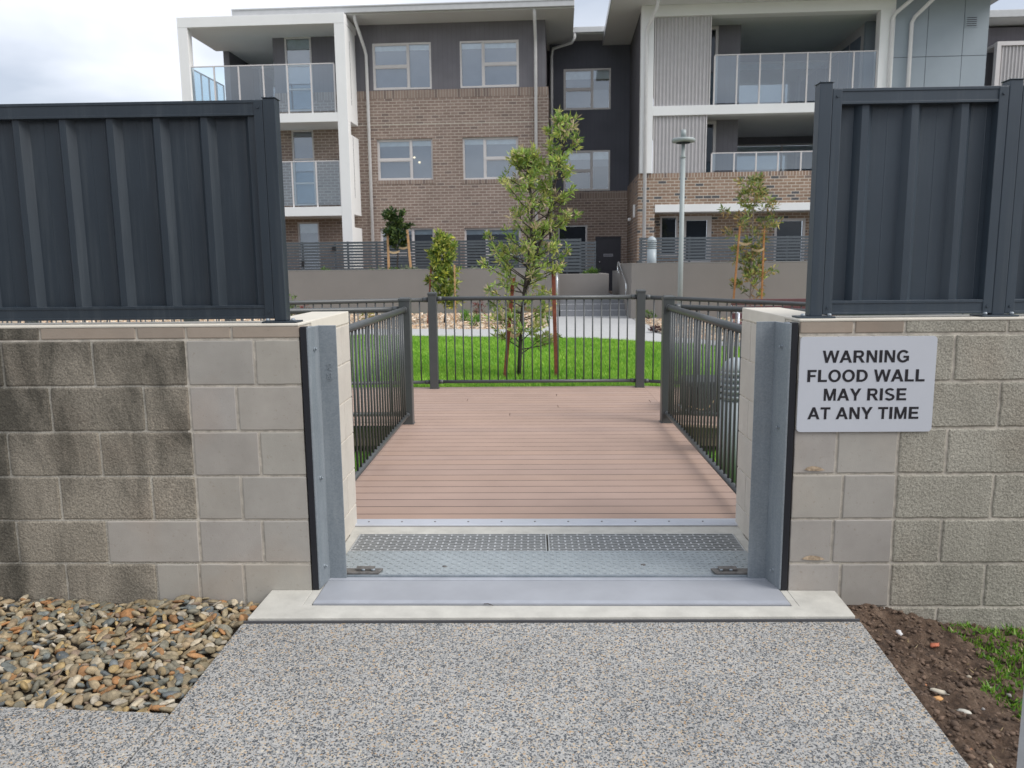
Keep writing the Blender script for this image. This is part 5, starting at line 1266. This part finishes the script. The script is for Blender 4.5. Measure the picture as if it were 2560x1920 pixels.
# roof of the left wing
gl, gr_ = B(581, 26, -1.05)[0], B(1436, 10, -1.05)[0]
rf = MB(); rf.box(gl, gr_, -1.0, 12, w_sof+.001, w_sof+.05); rf = rf.build('roof', MT['soffit'], bd_)
m = MB(); m.box(gl, gr_, -1.12, -1.001, w_sof+.03, w_sof+.22); m.box(gl, gr_, -1.14, -1.1205, w_sof+.19, w_sof+.235); m.build('gutter', MT['gutter'], rf, .012)
m = MB(); m.box(gr_-.03, gr_, -1.0, 1.7, w_sof+.051, w_sof+.22); m.box(gl, gl+.03, -1.0, 12, w_sof+.051, w_sof+.22); m.build('fascia', MT['gutter'], rf)
m = MB(); m.poly([(gl+.1,-.95,w_sof+.2),(gr_-.1,-.95,w_sof+.2),(gr_-.1,6,w_sof+.75),(gl+.1,6,w_sof+.75)]); m.poly([(gl+.1,6,w_sof+.75),(gr_-.1,6,w_sof+.75),(gr_-.1,12,w_sof+.2),(gl+.1,12,w_sof+.2)]); m.build('roof_sheet', MT['gutter'], rf)
# balcony frame of the left wing
v0 = -1.35
cl0, cl1 = B(445, 100, v0)[0], B(469, 100, v0)[0]; cr0, cr1 = B(836, 100, v0)[0], B(862, 100, v0)[0]
wt1, wt0 = B(700, 36, v0)[1], B(700, 62, v0)[1]
s2a, s2b = B(780, 282, v0)[1], B(780, 305, v0)[1]; s1a, s1b = B(790, 517, v0)[1], B(790, 540, v0)[1]
m = MB()
m.box(cl0, cl1, v0, v0+.3, -.2, wt0); m.box(cr0, cr1, v0, v0+.30, -.2, wt0)
m.box(cl0, cr1, v0-.004, v0+.3, wt0+.0005, wt1); m.box(cl0, cr1, v0+.301, 1.38, wt0+.02, wt1-.05)
m.box(u_l+.201, ub-.001, 1.3805, 3.39, wt0+.02, wt1-.05)
m.build('balcony_frame', MT['white'], bd_, .006)
for a, b in ((s2a, s2b), (s1a, s1b)):
    m = MB(); m.box(cl1, cr0, v0+.003, 1.38, b, a); m.box(u_l+.201, ub-.001, 1.3805, 3.39, b, a); m.box(cl0+.002, cl1, v0+.302, 1.38, b, a)
    m.build('balcony_slab', MT['white'], bd_, .006)
m = MB(); 
for wa, wb in ((-.2, s1b-.35), (s1b+.05, s2b-.35), (s2b+.05, wt0)): m.box(cr1-.24, cr1-.001, v0+.3005, -.14, wa, wb) if True else None
m.build('side_fin', MT['white'], bd_, .004)
m = MB()
for wa, wb in ((s2a+.3, s2a+2.2), (s1a+.3, s1a+2.2)): m.box(cr1-.0005, cr1+.002, v0+.5, v0+.53, wa, wb)
m.build('fin_slot', MT['joint'], bd_)
def balustrade(pxs, v, w0, w1, label=None, side=None, first=None):
    us = [B(p, (yy), v)[0] for p, yy in pxs]
    m = MB(); m.box(us[0], us[-1], v-.02, v+.02, w1-.03, w1); r_ = m.build('balustrade', MT['winframe'], bd_)
    for u in us:
        q = MB(); q.box(u-.022, u+.022, v-.018, v+.022, w0, w1-.0305); q.build('baluster', MT['winframe'], r_)
    for a, b in zip(us, us[1:]):
        q = MB(); q.poly([(a+.023, v, w0+.06), (b-.023, v, w0+.06), (b-.023, v, w1-.031), (a+.023, v, w1-.031)]); q.build('glass_panel', MT['balglass'], r_)
    return r_
balustrade([(p, 240) for p in (478, 539, 600, 661, 721, 780, 838)], v0+.1, s2a, B(720, 160, v0+.1)[1])
balustrade([(p, 460) for p in (486, 546, 607, 668, 732, 792, 852)], v0+.1, s1a, B(780, 402, v0+.1)[1])
m = MB(); us_ = cl1-.05; w1_ = B(720,160,v0+.1)[1]; m.box(us_-.04, us_, v0+.31, 1.3, w1_-.03, w1_); r_ = m.build('side_balustrade', MT['winframe'], bd_)
for k in range(5):
    vv = v0+.33+k*.57; q = MB(); q.box(us_-.04, us_, vv, vv+.04, s2a, w1_-.031); q.build('baluster', MT['winframe'], r_)
    if k < 4: q = MB(); q.poly([(us_-.02, vv+.041, s2a+.05), (us_-.02, vv+.569, s2a+.05), (us_-.02, vv+.569, w1_-.032), (us_-.02, vv+.041, w1_-.032)]); q.build('glass_panel', MT['balglass'], r_)
# downpipes left wing
def pipe(pts, r=.05):
    m = MB(); m.tube(pts, r, 12); p = m.build('downpipe', MT['pipe'], bd_); return p
ua, wa = B(914, 100, -.08); ub2, wb2 = B(887, 45, -.9)
pipe([(ub2, -.95, w_sof+.05), (ub2, -.9, w_sof-.12), (ua-.03, -.18, w_sof-.75), (ua, -.08, w_sof-.95), (ua, -.08, -.2)])
ua = B(1339, 150, -.08)[0]
pipe([(ua, -.98, w_sof+.05), (ua, -.95, w_sof-.12), (ua, -.15, w_sof-.55), (ua, -.08, w_sof-.7), (ua, -.08, -.2)])
_em = NT('warm_bulb'); _em.b.inputs['Emission Color'].default_value = (1,.8,.5,1); _em.b.inputs['Emission Strength'].default_value = .8; _em.col((1,.9,.7))
for px, py in ((1036, 394), (1049, 406)):
    a_, b_ = B(px, py, .2); m = MB(); m.lathe([(.012,b_-.03),(.035,b_-.015),(.035,b_+.015),(.012,b_+.03)], a_, .18, 10); m.build('room_lamp', _em.m, bd_)
# --- recess
vr = 2.8; ur = B(1561, 400, vr)[0]; wbr = B(1480, 478, vr)[1]; wrs = B(1480, 101, vr)[1]
R1 = hole(1409,171,1527,274,vr); R2 = hole(1409,376,1525,477,vr); R2 = (R2[0], R2[1], wbr+.02, R2[3]); R0 = hole(1395,562,1468,690,vr); RD = hole(1491,594,1552,723,vr); RD = (RD[0], RD[1], .5, RD[3])
wall('recess_brick', MT['brick_x'], uc, ur+.3, vr, vr+.25, -.2, wbr-.25, [R0, RD]); wall('recess_soldier_course', MT['brick_sold'], uc, ur+.3, vr-.006, vr+.25, wbr-.2499, wbr)
wall('recess_cladding', MT['clad_dark'], uc, ur+.3, vr+.03, vr+.25, wbr+.0001, wrs+.2, [R1, R2])
window(R1, vr+.03, 'L', 0, blind=.28, dark_reflections=((.63,1,.5,.80),)); window(R2, vr+.03, 'L', 0, blind=.25, dark_reflections=((0,.6,0,.47),(.63,1,0,.62))); window(R0, vr, 'S', .05, dark=True, blind=0)
dr = MB(); dr.box(RD[0], RD[1], vr+.03, vr+.08, RD[2], RD[3]); dr = dr.build('door', MT['door'], bd_, .004)
m = MB(); m.box(RD[0]-.04, RD[0], vr-.01, vr+.1, RD[2], RD[3]+.04); m.box(RD[0], RD[1], vr-.01, vr+.1, RD[3]+.0001, RD[3]+.04); m.build('door_frame', MT['door'], dr)
um, wm = B(1520.5, 638, vr); m = MB(); m.box(um-.17, um+.17, vr+.02, vr+.03, wm-.05, wm+.05); m.build('door_plate', plain('plate_grey', (.34,.34,.38), .5), dr)
m = MB()
for i in range(9): m.box(um-.14+i*.031, um-.12+i*.031, vr+.017, vr+.0199, wm-.018, wm+.016)
m.build('plate_marks', MT['slat'], dr)
um, wm = B(1494, 655, vr); m = MB(); m.tube([(um+.04, vr+.03, wm), (um+.04, vr-.03, wm), (um+.12, vr-.03, wm)], .012, 8); m.build('handle', MT['stainless'], dr)
wgz = B(1475, 87, vr-.85)[1]; ulr = gr_-.6
rr_ = MB(); rr_.box(uc-.09, ur+1, vr-.8, 12, wrs+.0, wrs+.05); rr_ = rr_.build('recess_roof', MT['soffit'], bd_)
m = MB(); m.box(uc+.2, ur+.3, vr-.92, vr-.801, wrs+.02, wrs+.2); m.build('gutter', MT['gutter'], rr_, .012)
ug, wg = B(1437, 82, vr-.85); uq, wq = B(1377, 122, vr-.1)
pipe([(ug, vr-.85, wg+.1), (ug, vr-.85, wg-.15), (ug-.1, vr-.8, wg-.3), (uq+.08, vr-.12, wq), (uq+.03, vr-.1, wq-.25), (uq+.03, vr-.1, -.2)])
for (px, py) in ((1379, 300),):
    pass
# --- right wing
vf = -1.2
u_s = B(1595, 520, vf)[0]; wpar = B(1610, 434, vf)[1]; wpt = B(1800, 431, vf)[1]; wln1, wln0 = B(1700, 511, vf)[1], B(1700, 530, vf)[1]
uE = B(2235, 200, vf)[0]; uPier = B(1637, 520, vf)[0]; w_rs = B(1634, 14, vf)[1]
wall('side_brick', MT['bk2_y'], u_s, u_s+.25, vf+.2501, vr-.001, -.2, wpar); wall('side_cladding', MT['clad_dark_y'], u_s+.05, u_s+.25, vf+.25, vr+.02, wpar+.0001, w_rs)
wall('pier', MT['bk2_x'], u_s, uPier, vf, vf+.25, -.2, wln0-.001)
wall('parapet', MT['bk2_x'], u_s, uE, vf-.0005, vf+.2495, wln1-.08, wpar-.13, [(uPier, uE, 0, wln1)]); wall('parapet_cap', MT['bk2_sold'], u_s, uE, vf-.004, vf+.24, wpar-.1299, wpar)
wall('pier_infill', MT['bk2_x'], u_s, uPier, vf-.0003, vf+.2493, wln0-.0009, wln1-.0801)
m = MB(); m.box(uPier, uE, vf-.03, vf+.32, wln0, wln1); m.build('lintel', MT['white'], bd_, .006)
m = MB(); m.box(uPier, uE+3, vf+.3205, 4, wln0+.05, wln1-.05); m.build('first_floor_slab', MT['soffit'], bd_)
vg = .3
G1 = hole(1650,540,1694,640,vg); G2 = hole(1704,540,1778,660,vg); G3 = hole(1935,546,2012,660,vg)
wall('ground_floor_wall', MT['bk2_x'], uPier, uE+3, vg, vg+.2, -.2, wln0+.05, [G1,G2,G3])
window(G1, vg, 'S', .0, dark=True, blind=0); window(G2, vg, 'S', .0, dark=True, blind=0, fw=.14); window(G3, vg, 'S', .0, dark=True, blind=0, fw=.08)
wall('pier_return', MT['bk2_y'], uPier-.25, uPier-.001, vf+.25, vg, -.2, wln0)
# white frame
c0, c1 = B(1601, 300, vf-.08)[0], B(1632, 300, vf-.08)[0]; l2a, l2b = B(1800, 262, vf-.06)[1], B(1800, 286, vf-.06)[1]
wbm0, wbm1 = B(1634, 42, vf-.06)[1], B(1634, 14, vf-.06)[1]; cR0, cR1 = B(2197, 120, vf-.06)[0], B(2234, 120, vf-.06)[0]
m = MB(); m.box(c0, c1, vf-.085, vf+.25, wpar+.001, wbm1); m.box(cR0, cR1, vf-.0845, vf+.25, wpar+.001, wbm0-.001)
m.box(c1, cR0, vf-.08, vf+.3, l2b, l2a); m.box(c1, cR1, vf-.08, vf+.3, wbm0, wbm1-.001); m.build('balcony_frame', MT['white'], bd_, .006)
m = MB(); m.box(c1, cR1, vf+.3005, 3.6, l2b+.03, l2a-.01); m.build('second_floor_slab', MT['soffit'], bd_)
m = MB(); m.box(c1-.1, cR1, vf+.3005, 3.6, wbm0+.02, wbm1-.02); m.build('balcony_soffit', MT['soffit'], bd_)
eu = B(1512, 85, vr-.9)[0]
er = B(2556, 5, -2.1)[0]
rg = MB(); rg.box(eu, er, -2.3, 1.0, wbm1+.001, wbm1+.05); rg.box(eu, u_s+9, 1.0005, 12, wbm1+.001, wbm1+.05); rg = rg.build('roof', MT['soffit'], bd_)
m = MB(); m.box(eu-.03, eu-.001, -2.3, 12, wbm1-.005, wbm1+.22); m.box(er+.001, er+.03, -2.3, 1.0, wbm1-.005, wbm1+.22); m.box(eu, er, -2.42, -2.301, wbm1-.005, wbm1+.2); m.build('fascia', MT['gutter'], rg)
# corrugated screens
def screen(u0, u1, w0, w1, v, pitch=.105, fr=True):
    m = MB(); m.box(u0, u1, v+.03, v+.05, w0, w1); n = int((u1-u0)/pitch)
    for i in range(n):
        c = u0+(i+.5)*(u1-u0)/n; m.prism([(c-pitch*.31, v+.0299),(c-pitch*.16, v-.01),(c+pitch*.16, v-.01),(c+pitch*.31, v+.0299)], w0, w1)
    s_ = m.build('screen', MT['screen'], bd_)
    m = MB(); m.box(u0-.03, u0-.001, v-.015, v+.05, w0, w1); m.box(u1+.001, u1+.03, v-.015, v+.05, w0, w1); m.build('screen_frame', MT['winframe'], s_)
sb = B(1700, 0, vf)[0]
a_ = B(1636, 150, vf)[0]; b_ = B(1777, 150, vf)[0]; screen(a_+.03, b_-.03, l2a+.002, wbm0-.002, vf)
b2_ = B(1766, 360, vf)[0]; screen(a_+.03, b2_-.03, wpar+.002, l2b-.002, vf)
vd = -.15
for w0_, w1_ in ((l2a, wbm0+.02), (wpar-.3, l2b+.03)):
    uA, uB = B(1797, 100, vd)[0], B(1852, 100, vd)[0]
    wall('balcony_wall', MT['clad_x'], uA, uB, vd, vd+.2, w0_, w1_); wall('balcony_side_wall', MT['clad_y'], uB-.2, uB-.001, vd+.2001, 3.4, w0_, w1_)
    h = (c1+.3, uA, w0_+.02, w1_-.02); window(h, vd, 'S', .02, dark=True, blind=0, fw=.09)
    h = (uB+.3, uB+6.4, w0_+.05, w1_-.25); wall('balcony_back_wall', MT['clad_x'], uB, B(2165,60,-.1)[0]+.2, 3.4, 3.6, w0_, w1_, [h])
    window(h, 3.4, 'G', .03, blind=.2)
    wall('balcony_end_panel', MT['panel'], B(2165,80,-.1)[0], cR1+.6, -.1, .05, w0_, w1_)
    uZ = B(2165,80,-.1)[0]
    m = MB(); m.box(uZ+.02, uZ+.15, .051, 3.39, w0_, w1_); m.build('side_doors', MT['winframe'], bd_)
    for k in range(3):
        a0 = .35+k*1.0; q = MB(); q.box(uZ+.005, uZ+.0195, a0, a0+.9, w0_+.1, w1_-.3); q.build('side_pane', MT['curtain'], bd_)
w_b2 = B(1990, 131, vf)[1]; w_b1 = B(1900, 379, vf)[1]
balustrade([(p, 190) for p in (1786, 1842, 1899, 1958, 2017, 2074, 2132, 2190)], vf+.02, l2a, w_b2)
balustrade([(p, 400) for p in (1779, 1835, 1890, 1945, 2002, 2060, 2118, 2176)], vf+.05, wpar, w_b1)
for i, (px, py) in enumerate(((1916, 63), (2084, 57), (1876, 106), (2030, 101))):
    pass
ua = B(1614, 300, vf-.12)[0]
pipe([(ua+.25, vf-.9, wbm1), (ua+.22, vf-.75, wbm1-.25), (ua+.02, vf-.2, wbm1-.65), (ua, vf-.14, wbm1-.85), (ua, vf-.14, 1.2)], .055)
ua = B(2227, 120, vf-.12)[0]
pipe([(ua+.5, vf-.9, wbm1), (ua+.45, vf-.7, wbm1-.1), (ua+.05, vf-.2, wbm1-.45), (ua, vf-.14, wbm1-.6), (ua, vf-.14, 1.2)], .055)
# panel wall on the right
uP0, uP1 = cR1, B(2466, 150, vf)[0]; us = [uP0, B(2318, 90, vf)[0], B(2408, 90, vf)[0], uP1]; wj = B(2350, 141, vf)[1]
wall('panel_backing', MT['joint'], uP0, uP1, vf+.012, vf+.3, 1.2, wbm1-.0)
m = MB()
for a, b in zip(us, us[1:]):
    for c, d in ((wj+.008, wbm1-.001), (wj-2.9, wj-.008), (1.3, wj-2.916)): m.box(a+.007, b-.007, vf, vf+.0119, c, d)
m.build('cladding_panels', MT['panel'], bd_)
wall('panel_wall_return', MT['panel'], uP1-.3, uP1-.001, vf+.3001, 3, 1.2, wbm1)
um, wm = B(2429, 54, vf); m = MB(); m.box(um-.17, um+.17, vf-.012, vf-.0005, wm-.16, wm+.16); vt = m.build('vent', MT['panel'], bd_)
m = MB()
for i in range(5): m.box(um-.14, um+.14, vf-.016, vf-.0125, wm-.125+i*.055, wm-.125+i*.055+.022)
m.build('vent_louvre', MT['joint'], vt)
ua = B(2274, 150, vf-.1)[0]
pipe([(ua+.5, vf-.95, wbm1), (ua+.48, vf-.85, wbm1-.06), (ua+.06, vf-.15, wbm1-.55), (ua, vf-.1, wbm1-.7), (ua, vf-.1, 1.2)], .055)
# farthest wing on the right
wf_ = B(2500, 60, 1.0)[1]; uW = uP1
wall('far_wing_wall', MT['clad_x'], uW, uW+9, 1.4, 12, -.2, wf_)
m = MB(); wq_ = B(2500, 44, .6)[1]; m.box(uW, uW+9.5, .6, 12, wq_, wq_+.04); fr2 = m.build('far_wing_roof', MT['soffit'], bd_)
m = MB(); m.box(uW+.05, uW+9.5, .48, .599, wq_-.02, wq_+.2); m.build('gutter', MT['gutter'], fr2, .012)
a_ = B(2487, 170, .5)[0]; wtop = B(2520, 104, .5)[1]
m = MB(); m.box(a_, a_+.12, .45, .62, 1, wtop); m.box(a_+.12, a_+5, .45, .62, wtop-.12, wtop); m.box(a_, a_+5, .63, 1.39, wtop-.1, wtop-.02); m.build('far_balcony_frame', MT['winframe'], bd_)
screen(a_+.15, a_+4.5, 1.2, wtop-.13, .5)
# small wall lights by the entrance corner
for px, py in ((1570, 549),):
    uu = u_s-.001; ww = B(1565, 549, 1.0)[1]; m = MB(); m.tube([(uu-.12, 1.0, ww), (uu-.02, 1.0, ww)], .055, 10); m.build('wall_light', MT['white'], bd_)
    m = MB(); m.box(uu-.06, uu, -.3, -.12, B(1584,528,-.2)[1]-.2, B(1584,528,-.2)[1]+.2); m.build('alarm_box', MT['white'], bd_, .01)

# ------------------------------------------------------------------ low house across the way (behind the photographer, mirrored in the windows)
hs = thing('house', 'low brick house with a dark hipped roof on the other side of the footpath', 'house', (0, -13, -.1))
m = MB(); m.box(-16, 16, -8, 0, 0, 3.0); m.build('wall', MT['brick_x'], hs)
m = MB(); k = len(m.v); m.v += [(-17,.9,2.95),(17,.9,2.95),(17,-9,2.95),(-17,-9,2.95),(-12,-4,5.4),(12,-4,5.4)]
for f in ((1,0,4,5),(3,2,5,4),(0,3,4),(2,1,5),(0,1,2,3)): m._f(list(f))
m.build('roof', MT['joint'], hs)
